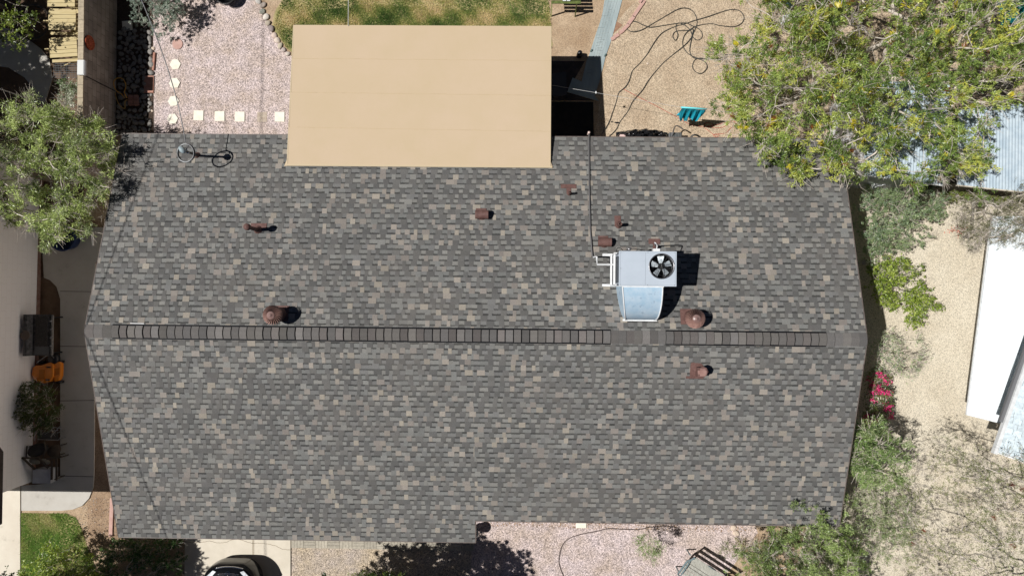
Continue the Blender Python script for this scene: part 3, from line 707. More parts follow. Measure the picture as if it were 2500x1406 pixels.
mbx.tube(ring, .016, 8); mbx.tube([p + Vector((0.012, .008, -.03)) for p in ring], .014, 8); mbx.build('cable_coil', mat('coil_cable', C(60, 60, 62), .4, C(170, 172, 172), 5), t, smooth=True)
mbx = MB(); 
for k in range(3): mbx.blob(P(455 + 3 * k, 366 + 5 * (k % 2) + 3 * k, 3.9 - .03 * k), .03, .022, .022, seed=k)
mbx.build('clamp', M_white, t, smooth=True)
# service drop cable (and its shadow on the gravel)
p0 = P(453, 348, 3.85); p1 = P(345, 0, 5.0); d = p1 - p0
pts = [p0 + (p1 - p0) * u + Vector((0, 0, -.5 * 4 * u * (1 - u) * .6)) for u in [i / 14 for i in range(15)]] + [p1 + d * .5 + Vector((0, 0, .8)), p1 + d * 1.2 + Vector((0, 0, 2.0))]
mbx = MB(); mbx.tube(pts, .013, 6); mbx.tube([top + Vector((.05, -.02, -.05)), P(460, 356, 3.9), p0], .012, 6); mbx.tube([P(452, 350, 3.86), P(464, 356, 3.88), P(474, 366, 3.87)], .012, 6)
tag(mbx.build('overhead_cable', mat('service_cable', C(160, 160, 160), .4, C(80, 80, 82), 3), smooth=True), 'overhead service cable running from the roof mast up past the grey green shrub', 'cable')
mbx = MB(); a = P(851, -20, 2.9); mbx.tube([P(851, -60, 3.2), P(850, 64, 2.62)], .009, 5); tag(mbx.build('thin_wire', M_lcable), 'thin pale wire running up from the far edge of the tan patio roof', 'wire')
# power line passing high to the left of the frame: its shadow crosses the roof
def shadow_src(px, py, z, roofp=True):
    q = PR(px, py) if roofp else P(px, py, 0); h = z - q.z; return Vector((q.x - SHX * h, q.y - SHY * h, z))
A_ = shadow_src(360, 400, 9.0); B_ = shadow_src(207, 808, 9.0); C3 = shadow_src(400, 1290, 9.0)
mbx = MB(); mbx.tube([A_ - (B_ - A_) * 6, A_, B_, C3, C3 + (C3 - B_) * 5], .013, 5)
tag(mbx.build('power_line', M_cable), 'power line whose thin bent shadow crosses the left end of the roof', 'power line')

# ================================================================== PATIO COVER
zf, zn = 2.60, 3.035
q0, q1, q2, q3 = P(717, 63, zf), P(1345, 66, zf), P(1343, 408, zn), P(701, 403, zn)
pat = empty('patio_cover', (q0 + q2) / 2 * 1.0, 'large flat tan rolled roofing patio cover against the back of the house', 'patio cover')
pat.location.z = 0
def zpat(x, y):
    v = (q0.y - y) / (q0.y - (q2.y + q3.y) / 2); return zf + (zn - zf) * v
strips = []
lefts = [q0.lerp(q3, u) for u in (0, .242, .486, .735, 1)]; rights = [q1.lerp(q2, u) for u in (0, .247, .498, .752, 1)]
mbx = MB()
for i in range(4):
    a, b_, c_, d_ = lefts[i], rights[i], rights[i + 1], lefts[i + 1]
    h0, h1 = (.004, .0)  # lapped strips
    sg = 24
    for k in range(sg):
        p = a.lerp(b_, k / sg); q = a.lerp(b_, (k + 1) / sg); r_ = d_.lerp(c_, (k + 1) / sg); s_ = d_.lerp(c_, k / sg)
        jj = lambda z: Vector((0, 0, z))
        mbx.add([p + jj(.006), q + jj(.006), r_ + jj(.0), s_ + jj(.0)], [(0, 3, 2, 1)])
pr = mbx.build('roof_membrane', M_tanroof, pat)
for i in (1, 2, 3):
    mbx = MB()
    n = 30
    for k in range(n):
        if False: continue
        a = lefts[i].lerp(rights[i], k / n) + Vector((0, random.uniform(-.006, .006), .0055)); b_ = lefts[i].lerp(rights[i], (k + 1) / n) + Vector((0, random.uniform(-.006, .006), .0055))
        mbx.beam(a, b_, random.uniform(.004, .012), .004)
    mbx.build('seam', mat('seam_tan', C(182, 162, 130), .9), pat)
mbx = MB()
for (a, b_) in ((q0, q1), (q1, q2), (q3, q0)):
    dz = Vector((0, 0, -.07)); mbx.beam(a + dz, b_ + dz, .03, .15)
mbx.beam(q3 + Vector((-.06, 0, -.005)), q2 + Vector((.06, 0, -.005)), .05, .03)
mbx.build('fascia', mat('fascia_tan', C(190, 172, 142), .7), pat)
for sx, qq in ((-1, q3), (1, q2)):
    mbx = MB(); mbx.add([qq + Vector((0, .18, -.01)), qq + Vector((sx * .09, -.03, -.03)), qq + Vector((0, -.03, 0.004))], [(0, 1, 2) if sx < 0 else (0, 2, 1)]); mbx.build('corner_flap', M_tanroof, pat)
mbx = MB(); mbx.add([q0 + Vector((.02, -.02, -.1)), q1 + Vector((-.02, -.02, -.1)), q2 + Vector((-.02, .0, -.1)), q3 + Vector((.02, 0, -.1))], [(0, 1, 2, 3)]); mbx.build('ceiling_board', M_white, pat)
mbx = MB(); yb_ = q0.y - .35; mbx.box(q0.x + .1, q1.x - .1, yb_ - .05, yb_ + .05, zpat(0, yb_) - .32, zpat(0, yb_) - .12); mbx.build('beam', M_white, pat)
for u in (.02, .35, .67, .98):
    x = q0.x + (q1.x - q0.x) * u; mbx = MB(); mbx.box(x - .05, x + .05, yb_ - .045, yb_ + .045, 0, zpat(0, yb_) - .32); mbx.build('post', M_white, pat)
tag(slab('patio_slab', [(760, 160), (1330, 160), (1330, 470), (760, 470)], -.05, .03, M_concg), kind='structure')
exec_marker = 1

# ================================================================== VEGETATION
def leafcols(*a, k=1.05): return np.array([C(*x, k)[:3] for x in a])
def plant(name, label, cat, poly, z0, z1, base, nclus, nleaf, LL, LW, cols, seed, spread=.16, bare=.12, twigs=3, mode='leaf', bark=None, group=None,
          trunk_r=.06, flowers=None, pods=None, flat=.5, sparse_z=.5, limb_n=9, twl=.35, twr=.004, upb=.25):
    rng = np.random.default_rng(seed); bark = bark or M_palebark
    bp = P(base[0], base[1], 0); root = empty(name, bp, label, cat, group)
    poly = [tuple(p) for p in poly]; xs = [p[0] for p in poly]; ys = [p[1] for p in poly]
    E = np.array(poly, float); En = np.roll(E, -1, 0)
    px = rng.uniform(min(xs), max(xs), nclus * 12); py = rng.uniform(min(ys), max(ys), nclus * 12)
    k = inpoly(px, py, poly); px = px[k][:nclus]; py = py[k][:nclus]; n = len(px)
    Q = np.stack([px, py], 1); de = np.full(n, 1e9)
    for i in range(len(E)):
        a = E[i]; d = En[i] - a; t = np.clip(((Q - a) @ d) / (d @ d + 1e-9), 0, 1); de = np.minimum(de, np.linalg.norm(Q - (a + t[:, None] * d), axis=1))
    dn = np.clip(de / (.42 * min(max(xs) - min(xs), max(ys) - min(ys))), 0, 1)
    ztop = z0 + (z1 - z0) * (.3 + .7 * np.sqrt(np.clip(1 - (1 - dn) ** 2, 0, 1)))
    z = z0 + (ztop - z0) * rng.uniform(0, 1, n) ** sparse_z
    W = Parr(px, py, z)
    # branching: every cluster grows from the nearest part already grown, radius by what it carries
    fork = np.array([bp.x, bp.y, max(.15, z0 * .6)]); segs = []; fork_v = Vector(fork)
    order = np.argsort(np.linalg.norm(W - fork, axis=1)); Wn = W - np.array([0, 0, spread * .7]); Wn[:, 2] = np.maximum(Wn[:, 2], fork[2] * .8)
    nodes = [fork]; par = [-1]; cost = [0.0]; nid = {}
    for i in order:
        A = np.array(nodes); dd = np.linalg.norm(A - Wn[i], axis=1); j = int(np.argmin(dd + .42 * np.array(cost))); a = A[j]; b = Wn[i]
        if dd[j] > .7:
            mdl = (a + b) / 2 + rng.normal(0, .05 * dd[j], 3); nodes.append(mdl); par.append(j); cost.append(cost[j] + dd[j] / 2); j = len(nodes) - 1
        nodes.append(b); par.append(j); cost.append(cost[j] + np.linalg.norm(nodes[j] - b)); nid[int(i)] = len(nodes) - 1
    load = np.ones(len(nodes))
    for k2 in range(len(nodes) - 1, 0, -1): load[par[k2]] += load[k2]
    rad_ = np.minimum(twr * .95 * load ** .5, trunk_r * .8)
    for k2 in range(1, len(nodes)):
        a = nodes[par[k2]]; b = nodes[k2]; m1 = (a + b) / 2 + rng.normal(0, .06 * np.linalg.norm(b - a), 3); r1 = rad_[k2]; r0 = min(rad_[par[k2]], r1 * 1.5)
        segs.append((*a, *m1, r0, (r0 + r1) / 2)); segs.append((*m1, *b, (r0 + r1) / 2, r1))
    out = np.zeros_like(W)
    for i in range(n):
        b = Wn[i]; o = b - nodes[par[nid[i]]]; o = o / (np.linalg.norm(o) + 1e-6) + .6 * (b - fork) / (np.linalg.norm(b - fork) + 1e-6); o /= np.linalg.norm(o) + 1e-6; out[i] = o
        isb = rng.random() < bare
        nt_ = twigs + (4 if isb else 0); ub = upb + (.5 if isb else 0)
        for _ in range(nt_):
            d = o * .9 + rng.normal(0, .5, 3) + np.array([0, 0, ub]); d /= np.linalg.norm(d); L_ = twl * rng.uniform(.5, 1.1)
            e1 = b + d * L_ * .5; e2 = e1 + (d + rng.normal(0, .25, 3)) * L_ * .5
            segs.append((*b, *e1, twr * 1.1, twr * .9)); segs.append((*e1, *e2, twr * .9, twr * .4))
            if isb:
                for _q in range(2):
                    e3 = e1 + (d + rng.normal(0, .5, 3)) * L_ * .35; segs.append((*e1, *e3, twr * .7, twr * .3))
        if isb: dn[i] = -1
    tr = MB(); tr.tube([(bp.x, bp.y, -.1), (bp.x, bp.y, .1), tuple(fork_v)], [trunk_r * 1.5, trunk_r * 1.2, trunk_r], 9)
    tr.build('trunk', M_bark, root, smooth=True)
    segs_obj('branches', segs, bark, root)
    live = np.where(dn >= 0)[0]; N = nleaf
    ci = live[rng.integers(0, len(live), N)]; cen = W[ci] + rng.normal(0, 1, (N, 3)) * np.array([spread, spread, spread * .7])
    dirs = out[ci] * .7 + rng.normal(0, .65, (N, 3)) + np.array([0, 0, .15])
    # leaves gather in small tufts
    dirs = out[ci] * .45 + rng.normal(0, .75, (N, 3)) + np.array([0, 0, .3])
    tuft = rng.integers(0, 13, N); off = np.random.default_rng(seed + 1).normal(0, 1, (n, 13, 3)) * np.array([spread, spread, spread * .7])
    cen = W[ci] + off[ci, tuft] + dirs / np.linalg.norm(dirs, axis=1, keepdims=True) * LL * .5 + rng.normal(0, LL * .3, (N, 3))
    cb = rng.uniform(0, 1, n); cc = np.array(cols); idx = np.clip((cb[ci] * .75 + rng.uniform(0, 1, N) * .25) * len(cc), 0, len(cc) - 1).astype(int)
    col = cc[idx] * rng.uniform(.75, 1.2, (N, 1))
    leaves_obj('crown', cen, dirs, LL * rng.uniform(.6, 1.25, N), LW * rng.uniform(.7, 1.3, N), col, M_leaf, root, rng, flat)
    if flowers:
        nf, fcol, nm, fs_ = flowers; fcl = live[rng.integers(0, len(live), max(4, nf // 40))]
        ci = fcl[rng.integers(0, len(fcl), nf)]; cen = W[ci] + np.array([0, 0, spread * .8]) + rng.normal(0, spread * .55, (nf, 3))
        leaves_obj(nm, cen, rng.normal(0, 1, (nf, 3)), np.full(nf, fs_), np.full(nf, fs_ * .8), np.array([fcol] * nf) * rng.uniform(.7, 1.2, (nf, 1)), M_leaf, root, rng, 1)
    if pods:
        nc, per, pcols, pl, pw = pods; sel = live[rng.integers(0, len(live), nc)]; C_ = []; D_ = []; K2 = []
        for j in sel:
            o = out[j] + rng.normal(0, .5, 3); o[2] -= .2; b = W[j] + rng.normal(0, spread * .7, 3) + np.array([0, 0, spread * .5]); pc = pcols[rng.integers(len(pcols))]
            for _ in range(per):
                d = o + rng.normal(0, .35, 3); d /= np.linalg.norm(d); C_.append(b + d * pl * .5 + rng.normal(0, .025, 3)); D_.append(d); K2.append(pc * rng.uniform(.75, 1.2))
        m_ = len(C_); po = leaves_obj('seed_pods', np.array(C_), np.array(D_), pl * rng.uniform(.7, 1.2, m_), np.full(m_, pw), np.array(K2), M_leaf, root, rng, .8); po['kind'] = 'stuff'
    return root
OLIVE = leafcols((122, 138, 76), (144, 160, 90), (168, 184, 106), (194, 208, 132), (104, 120, 68), (166, 176, 124))
LIME = .85 * leafcols((120, 142, 52), (148, 168, 66), (166, 184, 78), (104, 126, 46), (184, 198, 98))
MESQ = leafcols((92, 116, 58), (116, 138, 66), (138, 158, 78), (158, 174, 90), (174, 184, 92), (194, 194, 88))
GREYG = leafcols((140, 156, 140), (160, 172, 156), (126, 142, 126), (178, 186, 170), (116, 134, 114))
FEATH = leafcols((126, 144, 104), (142, 160, 112), (112, 132, 98), (160, 174, 124), (134, 152, 122), (104, 128, 80))
DARKG = .8 * leafcols((60, 76, 36), (72, 90, 40), (84, 100, 48), (96, 104, 44))
NEED = leafcols((112, 140, 74), (136, 162, 94), (166, 186, 120), (98, 122, 66), (194, 206, 150))

plant('olive_tree', 'bushy olive green tree leaning over the left end of the grey roof', 'tree',
      [(-160, 300), (-20, 330), (10, 300), (40, 252), (80, 240), (110, 250), (160, 262), (200, 290), (235, 305), (262, 335), (295, 352), (304, 400), (296, 445), (268, 495), (258, 535), (238, 570), (212, 596), (150, 588), (108, 602), (60, 552), (30, 528), (0, 515), (-160, 520)],
      1.8, 4.5, (135, 440), 250, 46000, .105, .019, OLIVE, 31, sparse_z=.85, spread=.11, bare=.26, twigs=5, limb_n=12, trunk_r=.09, twl=.55, twr=.005)
plant('leafy_tree', 'yellow green leafy tree in the top left corner of the photo', 'tree',
      [(-300, -200), (70, -200), (98, 0), (80, 30), (100, 75), (60, 88), (35, 108), (0, 100), (-300, 200)], .9, 2.2, (10, 20), 170, 16000, .07, .035, LIME * .8, 32, spread=.13, bare=.03, limb_n=6)
plant('shade_tree', 'dense tree beyond the top left corner shading the neighbouring yard', 'tree',
      [(-860, -320), (-560, -320), (-520, 60), (-520, 380), (-860, 400)], 4.0, 5.6, (-500, 100), 260, 60000, .13, .07, DARKG, 33, spread=.26, bare=0, limb_n=8, trunk_r=.14)
plant('juniper', 'grey green shrub at the top beside the shaded rock bed', 'shrub',
      [(292, -150), (500, -150), (500, -20), (462, 8), (438, 40), (410, 78), (385, 92), (362, 82), (340, 60), (322, 38), (298, 14)], .25, 1.25, (395, 10), 120, 34000, .05, .018, GREYG, 34, sparse_z=.8, spread=.1, bare=.05, twigs=2, limb_n=8, trunk_r=.05, twl=.2)
plant('mesquite', 'huge spreading tree with pale branches and yellow pods over the top right corner', 'tree',
      [(1850, -220), (1798, -60), (1806, 10), (1850, 60), (1830, 95), (1742, 108), (1722, 150), (1764, 185), (1740, 238), (1776, 285), (1796, 325), (1846, 352), (1862, 395), (1900, 405), (1920, 440), (1958, 446), (1990, 408), (2040, 420), (2075, 440), (2112, 428), (2150, 410), (2200, 425), (2250, 466), (2292, 452), (2330, 440), (2372, 452), (2400, 480), (2432, 440), (2420, 390), (2440, 350), (2415, 325), (2452, 300), (2472, 250), (2560, 262), (2740, 0), (2740, -220)],
      2.7, 5.6, (2110, 230), 860, 165000, .088, .020, MESQ, 35, sparse_z=.9, spread=.135, bare=.27, twigs=2, limb_n=26, trunk_r=.16, twl=.62, twr=.0062,
      pods=(300, 16, [np.array(C(214, 200, 60, .9)[:3]), np.array(C(190, 178, 54, .9)[:3]), np.array(C(160, 150, 60, .85)[:3]), np.array(C(150, 96, 50, .8)[:3])], .15, .024))
plant('feathery_shrub', 'large feathery grey green shrub by the right end of the house, below the tin sheds', 'shrub',
      [(2092, 475), (2130, 452), (2200, 466), (2262, 458), (2306, 478), (2300, 520), (2286, 556), (2272, 598), (2215, 618), (2160, 628), (2120, 618), (2102, 580), (2090, 520)], .5, 1.9, (2190, 545), 110, 30000, .055, .014, FEATH, 36, sparse_z=.8, spread=.12, bare=.04, twigs=2, trunk_r=.05, limb_n=8)
plant('lime_shrub', 'bright yellow green broad leaved shrub on the pale gravel right of the house', 'shrub',
      [(2120, 655), (2150, 636), (2218, 628), (2256, 645), (2252, 690), (2272, 725), (2296, 747), (2262, 762), (2244, 790), (2212, 782), (2184, 756), (2150, 742), (2126, 705)], .3, 1.3, (2180, 700), 95, 7500, .07, .034, LIME, 37, spread=.085, bare=0, twigs=3, trunk_r=.03, limb_n=9)
plant('wispy_shrub', 'thin sparse shrub on pale gravel between the lime shrub and the pink flowers', 'shrub',
      [(2118, 838), (2160, 812), (2240, 828), (2268, 870), (2236, 926), (2150, 905), (2114, 918)], .5, 1.5, (2128, 868), 60, 2600, .06, .014, FEATH * 1.2, 38, spread=.10, bare=.15, twigs=3, trunk_r=.02, limb_n=9)
plant('bougainvillea', 'shrub with bright pink red blossoms beside the right end of the house', 'flowering shrub',
      [(2116, 915), (2150, 906), (2176, 930), (2182, 1000), (2162, 1036), (2112, 1034), (2112, 960)], .2, 1.1, (2140, 985), 70, 6000, .045, .024, leafcols((96, 110, 60), (120, 130, 76), (80, 96, 50)), 39, spread=.085, bare=.05, trunk_r=.02, flowers=(1800, C(226, 56, 128)[:3], 'blossoms', .042))
plant('needle_tree', 'green needle leaved tree with white stems touching the lower right roof edge', 'tree',
      [(2074, 1046), (2130, 1026), (2180, 1062), (2226, 1100), (2232, 1150), (2196, 1186), (2150, 1196), (2088, 1180), (2070, 1120)], 1.8, 3.4, (2120, 1130), 85, 17000, .09, .013, NEED, 40, spread=.105, bare=.16, twigs=5, trunk_r=.05, limb_n=12, twl=.45, twr=.006)
plant('broom_tree', 'dark and light green bushy tree covering the lower right corner of the roof', 'tree',
      [(1906, 1215), (1950, 1176), (2000, 1200), (2052, 1188), (2062, 1250), (2076, 1300), (2110, 1350), (2120, 1500), (1800, 1500), (1800, 1400), (1815, 1345), (1866, 1322), (1884, 1280), (1884, 1244)], 1.4, 3.7, (1980, 1345), 230, 62000, .075, .015, leafcols((98, 118, 64), (122, 142, 78), (146, 166, 96), (170, 188, 120), (112, 126, 86)), 41, sparse_z=.85, spread=.12, bare=.2, twigs=4, trunk_r=.07, limb_n=14, twl=.4)
plant('broom_shrub', 'loose green shrub on pale gravel just right of the lower roof corner', 'shrub',
      [(2080, 1206), (2150, 1200), (2225, 1225), (2250, 1300), (2212, 1370), (2130, 1390), (2076, 1320)], .5, 2.2, (2150, 1290), 100, 10000, .065, .012, leafcols((126, 144, 92), (142, 158, 108), (164, 174, 130), (112, 128, 84)), 42, spread=.12, bare=.2, twigs=4, trunk_r=.04, limb_n=9)
plant('palo_verde', 'sparse wispy tree with rust brown pods over pale gravel in the lower right corner', 'tree',
      [(2190, 1160), (2290, 1080), (2400, 1120), (2480, 1090), (2600, 1050), (2720, 1200), (2720, 1520), (2180, 1520), (2230, 1380), (2200, 1260)], 1.8, 4.6, (2590, 1340), 300, 30000, .06, .012, leafcols((130, 136, 90), (150, 152, 104), (112, 122, 74), (160, 158, 120)), 43, spread=.17, bare=.2, twigs=2, trunk_r=.045, limb_n=18, twl=.5, twr=.0034,
      pods=(20, 14, [np.array(C(150, 74, 46, .7)[:3]), np.array(C(120, 60, 40, .7)[:3])], .11, .016))
plant('dry_shrub', 'dry grey olive wispy shrub overhanging the top of the white metal roof', 'shrub',
      [(2330, 505), (2400, 478), (2480, 460), (2600, 450), (2600, 600), (2480, 596), (2425, 580), (2392, 606), (2352, 570)], 2.2, 3.4, (2470, 500), 150, 13000, .06, .010, leafcols((120, 120, 88), (136, 132, 104), (104, 110, 70)), 44, spread=.13, bare=.3, twigs=5, trunk_r=.04, limb_n=9)
plant('yellow_shrub', 'bright yellow green bush over the lawn patch in the bottom left corner', 'shrub',
      [(48, 1400), (72, 1362), (104, 1326), (130, 1328), (170, 1346), (214, 1352), (238, 1385), (250, 1500), (10, 1500)], .6, 1.5, (140, 1440), 110, 15000, .06, .03, LIME * 1.15, 45, spread=.085, bare=.04, trunk_r=.04, limb_n=7)
plant('dark_shrub', 'dark green shrub in shade between the lawn patch and the driveway', 'shrub',
      [(232, 1372), (256, 1330), (296, 1316), (440, 1318), (446, 1500), (236, 1500)], .15, .9, (300, 1410), 150, 22000, .05, .024, leafcols((70, 100, 50), (90, 120, 60), (60, 84, 44)), 46, spread=.085, bare=.03, trunk_r=.03, limb_n=7)
plant('front_tree', 'tree below the bottom left of the frame casting shadow beside the driveway', 'tree',
      [(-85, 1432), (20, 1425), (76, 1440), (80, 1620), (-85, 1620)], 3.0, 4.2, (150, 1560), 210, 50000, .09, .045, DARKG, 47, spread=.15, bare=0, trunk_r=.09, limb_n=9)
plant('front_tree', 'tree below the bottom edge of the frame casting spiky shadow on the walkway gravel', 'tree',
      [(640, 1520), (720, 1452), (800, 1432), (880, 1424), (960, 1426), (1010, 1450), (1090, 1470), (1100, 1800), (620, 1800)], 2.6, 3.8, (950, 1620), 330, 130000, .09, .035, DARKG, 48, spread=.17, bare=.0, trunk_r=.1, limb_n=14)
plant('low_shrub', 'small green shrub at the bottom edge in front of the paved walkway', 'shrub',
      [(862, 1402), (884, 1388), (930, 1392), (986, 1408), (1000, 1460), (860, 1460)], .3, .8, (925, 1430), 40, 2800, .05, .02, leafcols((120, 130, 50), (140, 150, 60), (90, 104, 44)), 49, spread=.06, bare=.05, trunk_r=.02, limb_n=5)
plant('sapling', 'thin young tree with few green leaves on the pink gravel by the front eave', 'sapling',
      [(1556, 1300), (1590, 1312), (1618, 1330), (1616, 1352), (1600, 1372), (1582, 1356), (1560, 1352)], .9, 1.7, (1578, 1286), 26, 1300, .075, .012, NEED, 50, spread=.06, bare=.1, trunk_r=.014, limb_n=4, twl=.2)
plant('round_shrub', 'round dark green potted shrub against the white wall of the neighbouring house', 'shrub',
      [(30, 950), (62, 936), (110, 938), (138, 962), (142, 1010), (130, 1044), (86, 1056), (44, 1050), (26, 1010)], .4, 1.1, (116, 990), 110, 17000, .045, .02, DARKG * 1.3, 51, spread=.075, bare=0, trunk_r=.03, limb_n=7)
plant('flower_plant', 'small plant with whitish leaves behind the block wall next to the wire rack', 'plant',
      [(146, 200), (190, 196), (196, 235), (175, 262), (150, 250)], .3, 1.0, (178, 222), 26, 1500, .06, .035, leafcols((186, 188, 170), (150, 160, 130), (90, 120, 70)), 52, spread=.06, bare=.05, trunk_r=.015, limb_n=4)
plant('weed', 'dry pale weed clump between the front corner stones and the bench', 'weed',
      [(1760, 1330), (1800, 1312), (1860, 1330), (1870, 1375), (1800, 1385)], .05, .35, (1815, 1350), 30, 1500, .06, .01, leafcols((170, 160, 120), (140, 140, 80), (110, 130, 60)), 53, spread=.07, bare=.3, trunk_r=.008, limb_n=5)
plant('vine', 'thin vine with small leaves behind the pale pole near the tin sheds', 'plant',
      [(2300, 462), (2400, 470), (2500, 478), (2500, 500), (2400, 500), (2310, 490)], .3, 1.2, (2400, 478), 45, 4500, .05, .02, leafcols((120, 130, 60), (100, 116, 54), (140, 140, 80)), 54, spread=.08, bare=.1, trunk_r=.02, limb_n=7)
# fallen blossoms
mbx = MB(); rn = random.Random(4)
for cx_, cy_, nn in ((2322, 561, 26), (2352, 560, 40), (2345, 570, 18)):
    for _ in range(nn):
        p = P(cx_ + rn.gauss(0, 8), cy_ + rn.gauss(0, 5), .012); a = rn.uniform(0, 6.28); l = rn.uniform(.012, .028)
        u = Vector((math.cos(a), math.sin(a), 0)) * l; v = Vector((-math.sin(a), math.cos(a), .3)) * l * .6; mbx.add([p - u, p + v, p + u, p - v], [(0, 1, 2, 3)], C(226, 110, 90, .8))
tag(mbx.build('fallen_blossoms', M_leaf), 'scatter of red fallen blossoms on pale gravel at the foot of the pale pole', 'blossoms', None, 'stuff')
# leaf litter
def litter(poly, n, cols, label, seed, z=.012):
    rng = np.random.default_rng(seed); xs = [p[0] for p in poly]; ys = [p[1] for p in poly]
    px = rng.uniform(min(xs), max(xs), n * 3); py = rng.uniform(min(ys), max(ys), n * 3); k = inpoly(px, py, poly); px, py = px[k][:n], py[k][:n]
    W = Parr(px, py, z); N = len(W); d = rng.normal(0, 1, (N, 3)); d[:, 2] *= .15
    o = leaves_obj('leaf_litter', W, d, rng.uniform(.015, .06, N), rng.uniform(.008, .02, N), np.array(cols)[rng.integers(0, len(cols), N)], M_leaf, None, rng, 3)
    tag(o, label, 'leaf litter', None, 'stuff')
BR = [C(130, 96, 70, .7)[:3], C(96, 70, 52, .7)[:3], C(160, 130, 96, .7)[:3], C(80, 62, 50, .7)[:3]]
litter([(1780, -40), (2500, -40), (2500, 480), (2080, 480), (2080, 330), (1840, 330), (1790, 280)], 9000, BR, 'brown leaf litter on the ground under the huge spreading tree', 1)
litter([(200, 1215), (285, 1215), (300, 1330), (240, 1420), (180, 1420), (190, 1290)], 900, BR + [C(196, 170, 130, .8)[:3]], 'dry leaves on bare dirt between the lawn patch and the house', 2)
litter([(1180, 1270), (1820, 1284), (1840, 1300), (1500, 1292), (1180, 1284)], 700, [C(196, 150, 70, .8)[:3], C(160, 110, 50, .8)[:3], C(110, 90, 60, .8)[:3]], 'dry orange leaves along the front eave on pink gravel', 3)
litter([(2080, 1100), (2500, 1060), (2500, 1406), (2080, 1406)], 1500, BR, 'brown leaf bits on pale gravel under the sparse wispy tree', 4)
litter([(410, 300), (620, 300), (620, 328), (380, 328), (380, 300)], 160, BR, 'dark leaf bits on pink gravel along the back eave', 5)
litter([(2100, 640), (2170, 650), (2165, 1040), (2090, 1060)], 600, BR, 'dark leaf bits in the shaded strip right of the house', 6)

# ================================================================== BLOCK WALL
wt = 1.63
a0 = P(206, -140, wt); a1 = P(200, 430, wt)
bw = empty('block_wall', P(285, 120, 0), 'shaded concrete block wall between the neighbouring yard and the rock bed', 'wall')
M_block = bpy.data.materials.new('concrete_block'); M_block.use_nodes = True
N = M_block.node_tree.nodes; L = M_block.node_tree.links; tc = N.new('ShaderNodeTexCoord'); sx = N.new('ShaderNodeSeparateXYZ'); cx = N.new('ShaderNodeCombineXYZ')
L.new(tc.outputs['Object'], sx.inputs[0]); L.new(sx.outputs[1], cx.inputs[0]); L.new(sx.outputs[2], cx.inputs[1])
br = N.new('ShaderNodeTexBrick'); L.new(cx.outputs[0], br.inputs[0]); br.inputs['Scale'].default_value = 1; br.inputs['Brick Width'].default_value = .4; br.inputs['Row Height'].default_value = .2; br.inputs['Mortar Size'].default_value = .006
br.inputs['Color1'].default_value = C(176, 164, 150, .9); br.inputs['Color2'].default_value = C(152, 140, 128, .9); br.inputs['Mortar'].default_value = C(96, 86, 78)
ns = N.new('ShaderNodeTexNoise'); ns.inputs['Scale'].default_value = 3; ns.inputs['Detail'].default_value = 8; L.new(tc.outputs['Object'], ns.inputs[0])
mr = N.new('ShaderNodeMapRange'); mr.inputs[1].default_value = .3; mr.inputs[2].default_value = .7; mr.inputs[3].default_value = .7; mr.inputs[4].default_value = 1.15; L.new(ns.outputs[0], mr.inputs[0])
mx = N.new('ShaderNodeMix'); mx.data_type = 'RGBA'; mx.blend_type = 'MULTIPLY'; mx.inputs[0].default_value = 1; L.new(br.outputs[0], mx.inputs[6]); L.new(mr.outputs[0], mx.inputs[7]); L.new(mx.outputs[2], N['Principled BSDF'].inputs[0]); N['Principled BSDF'].inputs['Roughness'].default_value = .95
mbx = MB(); th_ = .155
mbx.add([(a0.x, a0.y, 0), (a0.x, a0.y, wt - .05), (a1.x, a1.y, wt - .05), (a1.x, a1.y, 0), (a0.x - th_, a0.y, 0), (a0.x - th_, a0.y, wt - .05), (a1.x - th_, a1.y, wt - .05), (a1.x - th_, a1.y, 0)],
        [(0, 3, 2, 1), (4, 5, 6, 7), (0, 1, 5, 4), (3, 7, 6, 2), (1, 2, 6, 5)]); mbx.build('blocks', M_block, bw)
mbx = MB(); nC = 18; rn = random.Random(8)
for i in range(nC):
    p = a0.lerp(a1, i / nC); q = a0.lerp(a1, (i + 1) / nC); g_ = .004
    mbx.box(p.x - th_ - .004, p.x + .004, q.y + g_, p.y - g_, wt - .05, wt, col=C(*[v * kk for kk in [rn.uniform(.95, 1.03)] for v in (198, 182, 156)], .85))
mbx.build('cap_blocks', M_stone, bw)
# plaque
pz = 1.38; pp_ = P(221, 105, pz); pp_.x = a0.lerp(a1, .4).x + .035
t = empty('sun_plaque', pp_, 'round terracotta plaque with a raised face and rays hanging on the block wall', 'plaque')
M_terra = mat('terracotta', C(196, 96, 60, .9), .7, C(160, 72, 44, .9), 14, bump=.3, bscale=40)
mbx = MB(); mbx.lathe([(0, -.03), (.2, -.03), (.215, -.01), (.205, .015), (.18, .012), (.175, .0), (.12, .0), (.11, .02), (.06, .035), (0, .04)], pp_, 36, axis=(1, 0, 0)); mbx.build('disc', M_terra, t, smooth=True)
mbx = MB()
for k in range(16):
    a = 2 * math.pi * k / 16; d = Vector((0, math.cos(a), math.sin(a))); mbx.tube([pp_ + d * .12 + Vector((.004, 0, 0)), pp_ + d * .17 + Vector((.004, 0, 0))], [.012, .004], 5)
mbx.build('rays', mat('terra_light', C(216, 130, 84, .9), .7), t)
